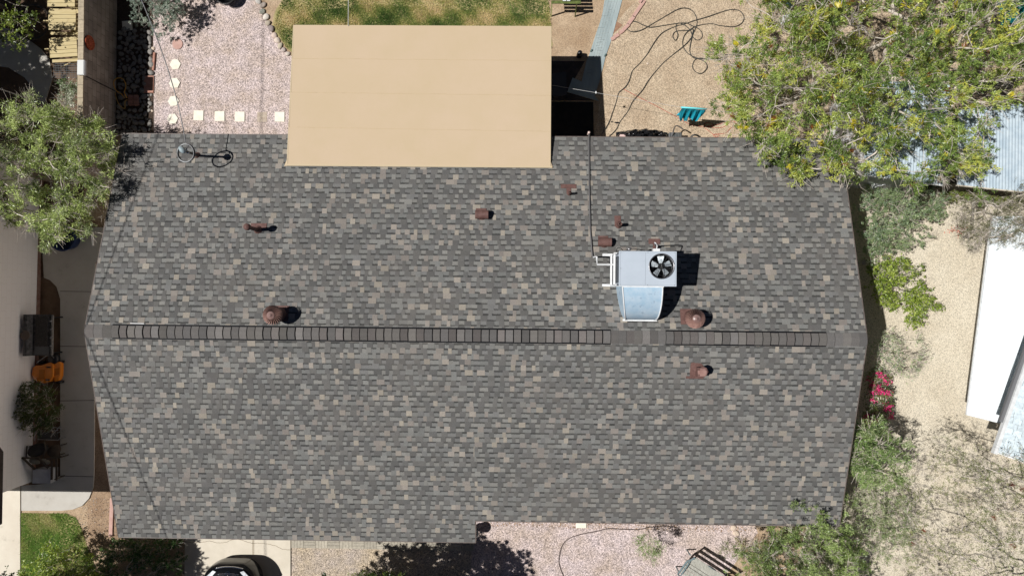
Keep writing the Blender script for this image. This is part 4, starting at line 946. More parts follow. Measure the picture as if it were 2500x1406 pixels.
# white box on the wall, wire rack
p = P(197, 165, 1.72); t = empty('utility_box', (p.x, p.y, 1.63), 'white metal box sitting on top of the block wall beside a wire rack', 'box')
mbx = MB(); q0_ = P(188, 183, 1.74); q1_ = P(206, 147, 1.74); mbx.box(q0_.x, q1_.x, q0_.y, q1_.y, 1.64, 1.74); mbx.build('box', M_white, t, bevel=.01)
mbx = MB(); mbx.box(q0_.x + .02, q1_.x - .02, q0_.y + .02, q1_.y - .02, 1.742, 1.75); mbx.build('lid', mat('box_lid', C(206, 206, 202), .5), t)
t = empty('wire_rack', P(160, 172, 0), 'black wire grid rack against the far side of the block wall', 'rack')
q0_ = P(131, 190, .8); q1_ = P(190, 156, .8); mbx = MB()
for zz in (.8,):
    for i in range(16): x = q0_.x + (q1_.x - q0_.x) * i / 15; mbx.beam((x, q0_.y, zz), (x, q1_.y, zz), .006, .006)
    for i in range(7): y = q0_.y + (q1_.y - q0_.y) * i / 6; mbx.beam((q0_.x, y, zz + .008), (q1_.x, y, zz + .008), .009, .009)
mbx.build('grid_shelf', mat('wire_dark', C(70, 74, 76), .4), t)
for i, x in enumerate((q0_.x, q1_.x)):
    for y in (q0_.y, q1_.y): mbx = MB(); mbx.tube([(x, y, 0), (x, y, .85)], .012, 6); mbx.build('leg', M_blackm, t)
# rope light loops on the wall foot with its cord
mbx = MB(); pts = [(304, 240), (296, 230), (284, 222), (278, 208), (279, 197), (288, 191), (299, 193), (306, 203), (307, 214), (304, 226), (310, 240)]
path = smooth_pts([P(x, y, .12 + .4 * (i < 4 or i > 8) * .3) for i, (x, y) in enumerate(pts)], 5)
t = empty('garden_rope', P(295, 225, 0), 'yellow segmented rope looped at the foot of the block wall', 'rope')
mbx.tube(path, .014, 7); mbx.build('rope_loop', mat('rope_yellow', C(236, 190, 90), .7, C(190, 130, 60), 30), t, smooth=True)
mbx = MB(); pts = [(281, 226), (283, 238), (290, 254), (298, 263), (305, 265), (305, 252), (307, 246), (311, 245)]
mbx.tube(smooth_pts([P(x, y, .12) for x, y in pts], 5), .015, 7); mbx.build('rope_tail', mat('rope_pale', C(214, 180, 110, .9), .7, C(150, 110, 60), 30), t, smooth=True)
mbx = MB(); p0_ = a0.lerp(a1, .5)
pa = P(206, 184, 1.6); pb_ = P(283, 222, .12); pa.x = p0_.x + .02; pb_.x = p0_.x + .02
mbx.tube([pa, pb_], .012, 6); o = mbx.build('wall_cable', M_black); tag(o, 'dark cable running diagonally down the block wall from the white box', 'cable')

# river rocks
rk = []
for v in range(5):
    mbx = MB(); mbx.blob((0, 0, 0), 1, 1, .6, col=None, seed=v + 20, n=12, m=8, rough=.1)
    me = mbx.build('river_rock', mat('river_rock', C(150, 146, 140, .9), .7, C(112, 108, 104, .9), 2.2, bump=.1), smooth=True); rk.append(me.data); bpy.data.objects.remove(me)
rn = random.Random(77); placed = []; tries = 0
rpoly = [(292, 72), (352, 66), (368, 80), (371, 110), (370, 200), (368, 322), (286, 325), (288, 240), (292, 200)]
while len(placed) < 150 and tries < 9000:
    tries += 1; x = rn.uniform(286, 371); y = rn.uniform(66, 326); r = rn.choice([4.5, 5.5, 6, 7, 7.5, 3.5])
    if not inpoly(np.array([x]), np.array([y]), rpoly)[0]: continue
    if 308 < x < 340 and 224 < y < 266 or 355 < x and 178 < y < 230: continue
    if any((x - a) ** 2 + (y - b) ** 2 < ((r + c_) * .88) ** 2 for a, b, c_ in placed): continue
    placed.append((x, y, r))
def rock(name, x, y, r, label, cat, group, mt=None, zk=.5, asp=None):
    o = bpy.data.objects.new(name, rn.choice(rk)); SC.collection.objects.link(o); s_ = r / 78.3; asp = asp or rn.uniform(.8, 1.15)
    o.location = P(x, y, s_ * .3); o.scale = (s_ * asp, s_ / asp, s_ * .8); o.rotation_euler = (rn.uniform(-.2, .2), rn.uniform(-.2, .2), rn.uniform(0, 6.28))
    if mt: o.material_slots[0].link = 'OBJECT'; o.material_slots[0].material = mt
    tag(o, label, cat, group); return o
for x, y, r in placed:
    rock('river_rock', x, y, r * 1.05, 'smooth grey river rock in the shaded bed beside the block wall', 'rock', 'river rocks in the bed beside the block wall')
sheet('rock_bed', [(270, -140), (372, -140), (374, 60), (376, 330), (270, 330)], .005, mat('bed_soil', C(92, 76, 64, K), .95, C(70, 58, 50, K), 5, cell=(60, GR), bump=.4))
M_cream = mat('cream_rock', C(226, 208, 190, .85), .8, C(206, 186, 166, .85), 3, bump=.1)
bs = [(631, 4, 7.5, 'pale grey'), (642, 13, 7.5, 'tan grey'), (641, 29, 7.5, 'greenish grey'), (650, 42, 8.5, 'near white'), (654, 57, 7, 'beige grey'), (662, 70, 8.5, 'purplish grey'), (670, 87, 7.5, 'pinkish cream'), (677, 99, 8, 'cream'), (684, 112, 7, 'beige'), (692, 122, 6.5, 'pale grey pink'), (703, 132, 6, 'off white')]
nb_ = ['first from the top of the curved row edging the lawn', 'second from the top of the curved row edging the lawn', 'third from the top, crossed by the cable shadow', 'brightest of the curved row edging the lawn', 'fifth from the top of the curved row', 'largest of the curved row edging the lawn', 'seventh from the top of the curved row', 'oval, eighth from the top of the curved row', 'small, fourth from the patio end of the row', 'small, second from the patio end of the row', 'last of the row, against the patio roof']
cols_ = {'pale grey': (206, 200, 192), 'tan grey': (186, 172, 160), 'greenish grey': (172, 172, 158), 'near white': (238, 228, 216), 'beige grey': (186, 174, 156), 'purplish grey': (160, 146, 142), 'pinkish cream': (230, 208, 194), 'cream': (236, 218, 202), 'beige': (206, 194, 172), 'pale grey pink': (200, 184, 176), 'off white': (222, 210, 196)}
for (x, y, r, cn), d_ in zip(bs, nb_):
    rock('border_stone', x, y, r, '%s border stone, %s' % (cn, d_), 'stone', 'stones edging the lawn', mat('border_' + cn.replace(' ', '_'), C(*cols_[cn], .85), .8, C(*[v * .9 for v in cols_[cn]], .85), 6, bump=.1), asp=1.1)
rock('garden_stone', 1790, 1288, 7, 'white stone touching the front eave near the bench', 'stone', None, M_cream)
rock('garden_stone', 1797, 1301, 8, 'grey white stone, lower of two by the front eave near the bench', 'stone', None, M_cream)
rock('garden_stone', 374, 119, 4.5, 'small white stone at the top end of the pink edging brick', 'stone', None, M_cream)
rock('garden_stone', 371, 271, 3.5, 'small white stone at the shade line of the rock bed', 'stone', None, M_cream)
rock('garden_stone', 1581, 156, 3.2, 'lone small grey stone on tan gravel between the two hoses', 'stone', None, M_cream)
# stepping stones
def paver(name, x, y, shape, sz, label, cat, group, mt, rot=0, h=.03, asp=1):
    c_ = P(x, y, h); n = {'hex': 6, 'sq': 4, 'round': 28}[shape]; r = sz / 78.3
    if shape == 'sq': pts = [(-1, -1), (1, -1), (1, 1), (-1, 1)]; pts = [(a * r, b * r * asp) for a, b in pts]
    else: pts = [(r * math.cos(2 * math.pi * k / n), r * math.sin(2 * math.pi * k / n)) for k in range(n)]
    ca, sa = math.cos(rot), math.sin(rot); mbx = MB(); mbx.prism([(a * ca - b * sa, a * sa + b * ca) for a, b in pts], -.04, 0)
    o = mbx.build(name, mt, bevel=.006); o.location = c_; tag(o, label, cat, group); return o
M_step = mat('step_stone', C(238, 232, 218), .9, C(226, 218, 200), 5, bump=.1, bscale=60)
M_step2 = mat('worn_step', C(206, 192, 174, .85), .9, C(176, 158, 142, .85), 9, bump=.1)
hx = ['topmost of four, with a crack line of shadow', 'second from the top of four', 'third from the top, crossed by the cable', 'lowest of four, nearest the eave']
for (x, y), d_ in zip([(427.5, 157.5), (426, 203), (423, 247), (421, 290.5)], hx): paver('stepping_stone', x, y, 'hex', 14, 'cream hexagonal stepping stone, ' + d_, 'stepping stone', 'hexagonal stepping stones', M_step, rot=.1)
sq = ['leftmost of the row of five', 'second from the left of the row', 'middle of the row of five', 'faded, half covered by gravel', 'rightmost, beside the patio roof']
for i, ((x, y), d_) in enumerate(zip([(484.5, 282), (536, 284), (585, 285), (640, 286), (682.5, 285.5)], sq)): paver('stepping_stone', x, y, 'sq', 12.2, 'cream square stepping stone, ' + d_, 'stepping stone', 'square stepping stones', M_step2 if i == 3 else M_step, h=.012 if i == 3 else .03, rot=.02 * (i % 2))
M_pinkst = mat('pink_paver', C(208, 172, 160, .85), .85, C(194, 154, 142, .85), 5)
paver('stepping_stone', 433, 108, 'round', 13, 'round pink stepping stone at the foot of the grey green shrub', 'stepping stone', None, M_pinkst)
paver('stepping_stone', 310, 63, 'sq', 12, 'grey square stepping stone in deep shade above the rock bed', 'stepping stone', None, M_step, rot=.1)
paver('stepping_stone', 1419, 1279, 'sq', 12.5, 'cream square paver halfway under the front eave on pink gravel', 'stepping stone', None, M_step, asp=.75)
def bricks(x, y, w_, h_, rot, label, z=.06, mt=None, cat='brick', grp=None, name='brick'):
    c_ = P(x, y, z); mbx = MB(); a, b = w_ / 78.3 / 2, h_ / 78.3 / 2; mbx.box(-a, a, -b, b, -z, 0); o = mbx.build(name, mt or M_brick, bevel=.006); o.location = c_; o.rotation_euler.z = rot; tag(o, label, cat, grp); return o
bricks(374.5, 150, 5, 44, -.06, 'long pink brick strip standing at the shade line of the rock bed')
bricks(363, 206, 24, 42, 0, 'dark flat paver in the shade beside the pink gravel', .04)
for i, (x, y, l_) in enumerate([(318, 238, 'upper left'), (331, 238, 'upper right'), (318, 251, 'lower left'), (331, 251, 'lower right')]): bricks(x, y, 11, 12, .05 * i, 'dull red brick, %s of four in the rock bed' % l_, .09, grp='bricks in the rock bed')
bricks(271, 1262, 9, 94, -.02, 'long pink concrete edging strip beside the lower left house corner', .05, M_pinkst, 'edging')
eb = [(1579, -18, 60, 1.02), (1560, 21, 50, .98), (1541, 50, 26, .93), (1529, 66, 20, .8), (1518, 77, 13, .62), (1506, 87, 13, .55), (1497, 94, 11, .5)]
el_ = ['longest, at the very top edge', 'long, second from the top', 'third from the top', 'fourth from the top, beside the black hose loop', 'third from the path end', 'second from the path end', 'last one, touching the grey path']
for (x, y, l, r_), d_ in zip(eb, el_): bricks(x, y, l - 1, 8.5, r_, 'pink edging brick by the grey path, ' + d_, .05, M_pinkst, 'edging brick', 'pink edging bricks')
rn = random.Random(6)
for i in range(12):
    pass
mbx = MB()
for i in range(26):
    p = P(rn.uniform(1, 1) * rn.uniform(276, 284) + (i / 26) * 14, 1216 + i * 3.6, .02); mbx.blob(p, rn.uniform(.02, .05), rn.uniform(.02, .04), .02, seed=i, col=C(*rn.choice([(196, 180, 160), (150, 150, 140), (170, 150, 130)]), .8), n=7, m=4)
tag(mbx.build('pebbles', M_stone, smooth=True), 'loose pebbles along the foot of the lower left house wall', 'pebbles', None, 'stuff')

# ================================================================== NEIGHBOUR, LEFT
nh = empty('white_house', P(60, 900, 0), 'neighbouring white block walled house along the left edge', 'house')
wa = P(107, 380, 0); wb = P(86, 1172, 0)
mbx = MB(); hh = 2.75
mbx.add([(wa.x, wa.y, 0), (wb.x, wb.y, 0), (wb.x, wb.y, hh), (wa.x, wa.y, hh), (wb.x - 9, wb.y, 0), (wb.x - 9, wb.y, hh), (wa.x - 9, wa.y, 0), (wa.x - 9, wa.y, hh)], [(0, 3, 2, 1), (1, 2, 5, 4), (0, 6, 7, 3)])
M_nwall = bpy.data.materials.new('white_block'); M_nwall.use_nodes = True
N = M_nwall.node_tree.nodes; L = M_nwall.node_tree.links; tc = N.new('ShaderNodeTexCoord'); sx = N.new('ShaderNodeSeparateXYZ'); cx = N.new('ShaderNodeCombineXYZ')
L.new(tc.outputs['Object'], sx.inputs[0]); L.new(sx.outputs[1], cx.inputs[0]); L.new(sx.outputs[2], cx.inputs[1])
br = N.new('ShaderNodeTexBrick'); L.new(cx.outputs[0], br.inputs[0]); br.inputs['Scale'].default_value = 1; br.inputs['Brick Width'].default_value = .4; br.inputs['Row Height'].default_value = .2; br.inputs['Mortar Size'].default_value = .004
br.inputs['Color1'].default_value = C(248, 246, 245); br.inputs['Color2'].default_value = C(246, 244, 243); br.inputs['Mortar'].default_value = C(232, 228, 226); L.new(br.outputs[0], N['Principled BSDF'].inputs[0]); N['Principled BSDF'].inputs['Roughness'].default_value = .9
mbx.build('wall', M_nwall, nh)
mbx = MB(); e0 = P(6, 1278, 2.75); ex_ = e0.x; ey = e0.y; yTop = wa.y + .5; y2 = P(6, 1102, 2.75).y; ex2 = P(-14, 1080, 2.75).x
mbx.prism([(ex_, ey), (ex_, y2), (ex2, y2 + .35), (ex2, yTop), (ex_ - 10, yTop), (ex_ - 10, ey)], 2.76, 2.95); mbx.build('roof', mat('dark_roof', C(70, 64, 62), .9, C(54, 50, 48), 10), nh)
mbx = MB(); mbx.beam((wa.x + .006, wa.y, .08), (wb.x + .006, wb.y, .08), .012, .16); mbx.build('plinth', mat('plinth_red', C(120, 84, 74), .9, C(140, 120, 108), 6), nh)
# grill
t = empty('grill', P(128, 815, 0), 'long grey and black gas grill against the white neighbouring wall', 'grill')
q0_ = P(68, 868, .72); q1_ = P(128, 768, .72); x0_, x1_, y0_, y1_ = q0_.x, q1_.x, q0_.y, q1_.y
M_dg = mat('grill_dark', C(96, 94, 94), .5, C(40, 40, 42), 12); M_lg = mat('grill_steel', C(150, 148, 144), .45, C(110, 108, 106), 18, metal=.3)
mbx = MB(); mbx.box(x0_ + .05, x1_ - .03, y0_, y1_, .60, .70); mbx.build('body', M_dg, t, bevel=.02)
mbx = MB(); mbx.box(x0_ + .22, x1_ - .15, y0_ + .3, y1_ - .05, .702, .725)
for i in range(14): mbx.beam((x0_ + .24, y0_ + .34 + i * .058, .73), (x1_ - .17, y0_ + .34 + i * .058, .73), .012, .012)
mbx.build('cooking_grate', mat('grate', C(74, 70, 68), .6, C(46, 44, 42), 30), t)
mbx = MB(); pr_ = [(x0_ + .06, .70), (x0_ + .0, .80), (x0_ - .06, .86), (x0_ + .04, .84), (x0_ + .14, .72)]
vs = [(x, y0_, z) for x, z in pr_] + [(x, y1_, z) for x, z in pr_]; mbx.add(vs, [(i, (i + 1) % 5, 5 + (i + 1) % 5, 5 + i) for i in range(5)] + [(4, 3, 2, 1, 0), (5, 6, 7, 8, 9)]); mbx.build('lid', M_dg, t)
mbx = MB(); mbx.lathe([(.0, .02), (.14, .015), (.15, 0)], (x0_ - .0, (y0_ + y1_) / 2, .85), 20); mbx.build('lid_badge', mat('badge', C(90, 78, 70), .5), t)
mbx = MB(); mbx.box(x1_ - .1, x1_ - .0, y0_ + .02, y1_ - .02, .64, .70); mbx.build('control_panel', M_lg, t, bevel=.01)
for i in range(4):
    mbx = MB(); mbx.lathe([(.0, .03), (.022, .03), (.026, 0)], (x1_ - .05, y0_ + .3 + .25 * i, .70), 12); mbx.build('knob', M_steel, t, smooth=True)
mbx = MB(); mbx.box(x0_ + .2, x1_ - .08, y0_ + .03, y0_ + .27, .702, .72); mbx.build('side_shelf', mat('shelf', C(84, 86, 88), .4, metal=.4), t)
for xx in (x0_ + .25, x1_ - .15):
    for yy in (y0_ + .06, y1_ - .1): mbx = MB(); mbx.box(xx - .02, xx + .02, yy - .02, yy + .02, 0, .60); mbx.build('leg', M_blackm, t)
# mower / orange machine
t = empty('mower', P(128, 905, 0), 'orange and yellow lawn mower parked between the grill and the round shrub', 'mower')
M_or = mat('orange_paint', C(232, 138, 36, .9), .4, C(216, 120, 24, .9), 4, spec=.5); M_or2 = mat('orange_dark', C(176, 104, 30), .5)
cx_, cy_ = P(108, 904, .4).x, P(108, 904, .4).y; k_ = 1 / 80.
def L2(pts, z): return [(cx_ + (x - 108) * k_, cy_ - (y - 904) * k_) for x, y in pts]
mbx = MB(); mbx.prism(L2([(76, 898), (82, 893), (96, 893), (108, 888), (122, 883), (128, 890), (128, 919), (120, 932), (104, 936), (90, 934), (80, 928), (74, 915)], 0), .16, .36); mbx.build('body', M_or, t, bevel=.03)
mbx = MB(); mbx.prism(L2([(127, 886), (139, 883), (143, 890), (143, 918), (138, 930), (127, 932)], 0), .14, .3); mbx.build('front_hood', M_or, t, bevel=.02)
mbx = MB(); mbx.prism(L2([(94, 903), (107, 902), (107, 925), (92, 926)], 0), .362, .37); mbx.build('intake', M_or2, t); mbx = MB(); mbx.prism(L2([(128, 900), (141, 898), (141, 914), (128, 918)], 0), .302, .31); mbx.build('vent_panel', M_or2, t)
for (x, y) in ((113, 896), (111, 927)):
    q = L2([(x, y), (x + 11, y)], 0); mbx = MB(); mbx.tube([(q[0][0], q[0][1], .38), (q[0][0] + .08, q[0][1], .42), (q[0][0] + .14, q[0][1], .40)], .022, 8); mbx.build('handle', M_black, t, smooth=True)
for (x, y) in ((84, 886), (84, 940), (132, 884), (132, 934)):
    q = L2([(x, y)], 0)[0]; mbx = MB(); mbx.lathe([(0, -.035), (.12, -.035), (.13, 0), (.12, .035), (0, .035)], (q[0], q[1], .13), 18, axis=(0, 1, 0)); mbx.build('wheel', M_black, t, smooth=True)
mbx = MB(); q = L2([(96, 884), (118, 868), (130, 866), (137, 872)], 0); mbx.tube(smooth_pts([Vector((a, b, .5)) for a, b in q], 4), .014, 6); mbx.build('handlebar', M_steel, t, smooth=True)
q = L2([(124, 876)], 0)[0]; mbx = MB(); mbx.lathe([(0, .06), (.14, .05), (.17, 0), (.17, -.1)], (q[0], q[1], .3), 20); mbx.build('grass_bag', M_black, t, smooth=True)
# pot under the round shrub
mbx = MB(); mbx.lathe([(0, 0), (.17, 0), (.22, .36), (.2, .36), (.19, .3), (0, .3)], P(116, 990, 0), 20); tag(mbx.build('plant_pot', mat('pot', C(120, 84, 66), .8), smooth=True), 'dark clay pot under the round shrub by the white wall', 'pot')
# folding bicycle-like metal chair frames, dark chairs, pale box
def px3(x, y, z): return P(x, y, z)
t = empty('folding_chair', P(130, 1062, 0), 'tangle of thin metal folding chair frames below the round shrub', 'chair')
mbx = MB()
for seg in ([(86, 1050), (84, 1076)], [(118, 1040), (150, 1046)], [(110, 1060), (134, 1042)], [(92, 1072), (144, 1074), (150, 1060)], [(116, 1052), (142, 1050)], [(124, 1066), (146, 1040)]):
    mbx.tube([px3(x, y, .55) for x, y in seg], .012, 6)
mbx.build('frame', M_steel, t, smooth=True)
mbx = MB(); mbx.prism([(q.x, q.y) for q in [px3(a, b, .4) for a, b in [(92, 1054), (140, 1056), (142, 1072), (94, 1070)]]], .38, .41); mbx.build('seat', M_black, t)
for x, y in ((92, 1054), (140, 1056), (142, 1072), (94, 1070)):
    q = px3(x, y, .4); mbx = MB(); mbx.tube([(q.x, q.y, .4), (q.x, q.y, 0)], .012, 6); mbx.build('leg', M_steel, t)
M_dw = mat('dark_wood', C(84, 74, 62), .7, C(52, 46, 40), 14, stretch=(1, 6, 1)); M_cush = mat('dark_cushion', C(42, 40, 42), .9, C(58, 54, 50), 7)
t = empty('padded_chair', P(128, 1102, 0), 'dark reclined chair with black cushions below the metal frames', 'chair')
mbx = MB(); mbx.blob(px3(92, 1098, .5), .32, .2, .1, rot=.35, seed=4, n=16, m=8, rough=.06); mbx.build('back_cushion', M_cush, t, smooth=True)
mbx = MB(); mbx.blob(px3(132, 1100, .42), .22, .19, .09, rot=.6, seed=8, n=16, m=8, rough=.06); mbx.build('seat_cushion', mat('brown_cushion', C(76, 68, 58), .9, C(58, 50, 44), 9), t, smooth=True)
mbx = MB(); mbx.tube([px3(108, 1076, .56), px3(112, 1098, .6), px3(104, 1116, .5)], .02, 6); mbx.tube([px3(66, 1088, .5), px3(64, 1116, .5)], .02, 6); mbx.build('armrest', M_dw, t)
for x, y in ((72, 1110), (140, 1112), (72, 1090), (145, 1088)):
    q = px3(x, y, .38); mbx = MB(); mbx.tube([(q.x, q.y, .4), (q.x, q.y, 0)], .018, 6); mbx.build('leg', M_dw, t)
t = empty('wooden_chair', P(120, 1130, 0), 'weathered wooden armchair with pale cushions above the pale box', 'chair')
mbx = MB(); mbx.beam(px3(54, 1116, .62), px3(84, 1144, .5), .05, .04); mbx.beam(px3(54, 1117, .62), px3(92, 1118, .55), .05, .04); mbx.beam(px3(92, 1116, .6), px3(118, 1142, .5), .06, .04); mbx.beam(px3(114, 1120, .55), px3(150, 1114, .55), .05, .04); mbx.beam(px3(138, 1118, .5), px3(138, 1172, .4), .05, .04); mbx.beam(px3(127, 1124, .5), px3(126, 1170, .45), .05, .04)
mbx.build('frame', M_dw, t)
mbx = MB(); mbx.blob(px3(84, 1126, .46), .17, .09, .05, rot=-.3, seed=1); mbx.build('back_cushion', mat('pale_cushion', C(150, 146, 132), .9, C(128, 122, 110), 8), t, smooth=True)
mbx = MB(); mbx.blob(px3(112, 1126, .46), .13, .08, .05, rot=-.4, seed=3); mbx.build('seat_cushion', MATS['pale_cushion'], t, smooth=True)
for x, y in ((62, 1120), (148, 1116), (86, 1144), (138, 1168)):
    q = px3(x, y, .4); mbx = MB(); mbx.tube([(q.x, q.y, .48), (q.x, q.y, 0)], .02, 6); mbx.build('leg', M_dw, t)
t = empty('storage_box', P(115, 1165, 0), 'pale grey storage box below the wooden armchair', 'box')
q0_ = px3(80, 1178, .4); q1_ = px3(123, 1146, .4); mbx = MB(); mbx.box(q0_.x, q1_.x, q0_.y, q1_.y, 0.05, .38, taper=-.01); mbx.build('body', mat('box_grey', C(170, 172, 176), .6), t)
mbx = MB(); mbx.box(q0_.x - .015, q1_.x + .015, q0_.y - .015, q1_.y + .015, .381, .41); mbx.build('lid', mat('box_lid_grey', C(178, 180, 184), .6, C(160, 160, 164), 5), t, bevel=.01)
# blue bin and red box near the olive tree foot
t = empty('blue_bin', P(190, 575, 0), 'dark blue plastic tub under the lower edge of the olive tree', 'bin')
mbx = MB(); mbx.lathe([(0, .02), (.3, .02), (.38, .42), (.40, .44), (.36, .44), (.3, .1), (0, .1)], P(175, 585, 0), 24); mbx.build('tub', mat('blue_plastic', C(30, 50, 92), .5), t, smooth=True)
mbx = MB(); mbx.tube([P(226, 565, .6), P(227, 600, .6)], .03, 8); tag(mbx.build('white_post', M_white), 'short white pipe standing by the roof edge under the olive tree', 'pipe')
# slatted yellow chairs
M_yw = mat('yellow_wood', C(214, 196, 150, .8), .7, C(200, 180, 130, .8), 3, stretch=(1, 6, 1))
def slat_chair(x, y, rz, label):
    t = empty('slatted_chair', (0, 0, 0), label, 'chair', 'pale yellow slatted chairs')
    mbx = MB()
    for i in range(5): mbx.box(-.42, .42, -.29 + i * .118, -.29 + i * .118 + .108, .74 + .0 * i, .762)
    mbx.build('backrest', M_yw, t)
    mbx = MB(); mbx.box(-.36, -.30, -.27, .28, .70, .738); mbx.box(.30, .36, -.27, .28, .70, .738); mbx.build('back_batten', M_yw, t)
    mbx = MB()
    for i in range(6): mbx.box(.02 + i * .085, .095 + i * .085, -.24, .26, .36, .38)
    mbx.build('seat', M_yw, t)
    for sg in (-1, 1):
        mbx = MB(); mbx.beam((-.46, sg * .335, .60), (.40, sg * .335, .57), .09, .025); mbx.build('armrest', M_yw, t)
        mbx = MB(); mbx.beam((.36, sg * .30, 0), (.36, sg * .30, .57), .06, .03); mbx.build('leg', M_yw, t)
        mbx = MB(); mbx.beam((-.55, sg * .30, .02), (.2, sg * .30, .40), .03, .07); mbx.build('leg', M_yw, t)
    mbx = MB(); mbx.beam((-.34, 0, .36), (-.34, 0, .74), .5, .03); mbx.build('back_support', M_yw, t)
    return t
q = slat_chair(0, 0, 0, 'pale yellow slatted chair in dappled shade, middle of three by the block wall')
pc1 = P(152, 51, .75); q.location = (pc1.x, pc1.y, 0); q.rotation_euler.z = 0
pc2 = P(155, 117, .75); copy_thing(q, (pc2.x, pc2.y, 0), .07, label='pale yellow slatted chair, lowest of three, beside the black wire rack')
pc3 = P(150, -6, .75); copy_thing(q, (pc3.x, pc3.y, 0), 0, label='pale yellow slatted chair cut by the top edge of the photo')
slab('yard_path', [(60, 90), (100, 120), (120, 145), (128, 190), (110, 250), (95, 255), (84, 220), (60, 190), (20, 165), (-100, 150), (-100, 60), (20, 70)], -.05, .03, M_concg)
t = empty('round_table', P(50, 38, 0), 'dark round planter ring in shade left of the yellow chairs', 'planter'); mbx = MB(); mbx.lathe([(.5, 0), (.5, .2), (.56, .2), (.56, 0)], P(90, 60, 0), 36); mbx.build('ring', mat('ring_dark', C(80, 72, 66), .9), t); mbx = MB(); mbx.lathe([(.5, .15), (0, .17)], P(90, 60, 0), 24); mbx.build('soil', M_dkdirt, t); t.name = 'planter_ring'
t = empty('umbrella_pole', P(75, 243, 0), 'white metal pole on a round pale base in the shaded yard at the left edge', 'pole')
mbx = MB(); p = P(75, 243, 0); mbx.lathe([(0, .1), (.06, .1), (.16, .05), (.17, 0)], p, 24); mbx.build('base', mat('base_grey', C(150, 160, 166), .5), t, smooth=True); mbx = MB(); mbx.tube([p + Vector((0, 0, .08)), p + Vector((-.35, .0, 2.3))], .022, 8); mbx.build('pole', M_white, t, smooth=True)

# ================================================================== BACKYARD THINGS
# fire bowl at the top
t = empty('fire_bowl', P(560, -4, 0), 'black round metal fire bowl on pink gravel at the top edge', 'fire bowl'); p = P(560, -4, 0)
mbx = MB(); mbx.lathe([(0, .10), (.24, .12), (.30, .3), (.325, .33), (.31, .335), (.28, .3), (.22, .16), (0, .14)], p, 36); mbx.build('bowl', M_blackm, t, smooth=True)
mbx = MB(); mbx.lathe([(.33, .335), (.345, .325), (.33, .315)], p, 36); mbx.build('rim', mat('rim_grey', C(90, 90, 92), .5), t, smooth=True)
for k in range(3): a = k * 2.09; mbx = MB(); mbx.tube([p + Vector((.2 * math.cos(a), .2 * math.sin(a), .15)), p + Vector((.27 * math.cos(a), .27 * math.sin(a), 0))], .012, 6); mbx.build('leg', M_blackm, t)
# green bench / swing at the top
t = empty('green_bench', P(1380, 4, 0), 'green metal garden bench seen from above at the top edge, with hard shadow', 'bench')
M_gr = mat('green_metal', C(104, 116, 60), .5, C(70, 80, 40), 10); M_ly = mat('lime_paint', C(196, 206, 140), .5)
bx0, bx1, by0 = P(1346, 5, .7).x, P(1418, 5, .7).x, P(1346, 8, .7).y
mbx = MB()
for i in range(5): mbx.beam((bx0, by0 + .02 + i * .11, .7 - .02 * i), (bx1, by0 + .02 + i * .11, .7 - .02 * i), .085, .02)
mbx.build('seat', M_gr, t)
for i, x in enumerate((bx0 + .02, bx1 - .12)):
    mbx = MB(); mbx.beam((x, by0 - .0, .7), (x, by0 - .12, 0), .04, .03, up=(1, 0, 0)); mbx.build('leg', M_ly if i == 0 else M_gr, t); mbx = MB(); mbx.beam((x, by0 + .5, .7), (x, by0 + .6, 0), .04, .03, up=(1, 0, 0)); mbx.build('leg', M_gr, t)
mbx = MB(); mbx.beam((bx0, by0 + .5, .75), (bx0, by0 + .7, 1.15), .04, .03); mbx.beam((bx1, by0 + .5, .75), (bx1, by0 + .7, 1.15), .04, .03); mbx.beam((bx0, by0 + .7, 1.15), (bx1, by0 + .7, 1.15), .04, .06); mbx.build('backrest', M_gr, t)
for i in range(2): mbx = MB(); q = P(1378 + 10 * i, 2, .74); mbx.box(q.x - .05, q.x + .05, q.y - .02, q.y + .1, .72, .75); mbx.build('cushion_tag', M_white, t)
# hoses
def zp(pts, sc, ox, oy): return [(x / sc + ox, y / sc + oy) for x, y in pts]
HA = [(480, 1045), (530, 960), (560, 880), (585, 810), (605, 735), (622, 712), (660, 680), (690, 630), (715, 555), (770, 500), (830, 425), (885, 335), (935, 270), (990, 235), (1060, 205), (1120, 190), (1200, 163), (1300, 135), (1400, 100), (1480, 78), (1550, 85), (1585, 135), (1565, 185), (1500, 212), (1400, 202), (1340, 188), (1270, 193), (1200, 213), (1150, 245), (1115, 290), (1108, 350), (1135, 405), (1180, 440), (1250, 462), (1340, 462), (1420, 470)]
HB = [(530, 1070), (590, 1010), (620, 950), (680, 870), (720, 790), (790, 710), (840, 630), (900, 555), (960, 490), (1030, 430), (1100, 375), (1160, 315), (1200, 240), (1220, 180), (1210, 125), (1175, 82), (1120, 66), (1060, 80), (980, 125), (900, 172), (840, 208), (780, 240), (720, 252), (680, 235), (668, 200), (690, 175), (740, 172), (800, 200), (860, 216), (950, 203), (1050, 187), (1130, 182), (1180, 205), (1225, 225), (1258, 260), (1255, 300), (1220, 315), (1185, 290), (1165, 240), (1120, 198), (1070, 183), (1055, 225), (1070, 275), (1052, 318), (1030, 292), (1040, 258), (1080, 242), (1150, 240), (1188, 232), (1176, 300), (1162, 400), (1190, 450), (1235, 462), (1285, 490), (1295, 535), (1250, 577), (1200, 556), (1185, 510), (1210, 465), (1260, 455)]
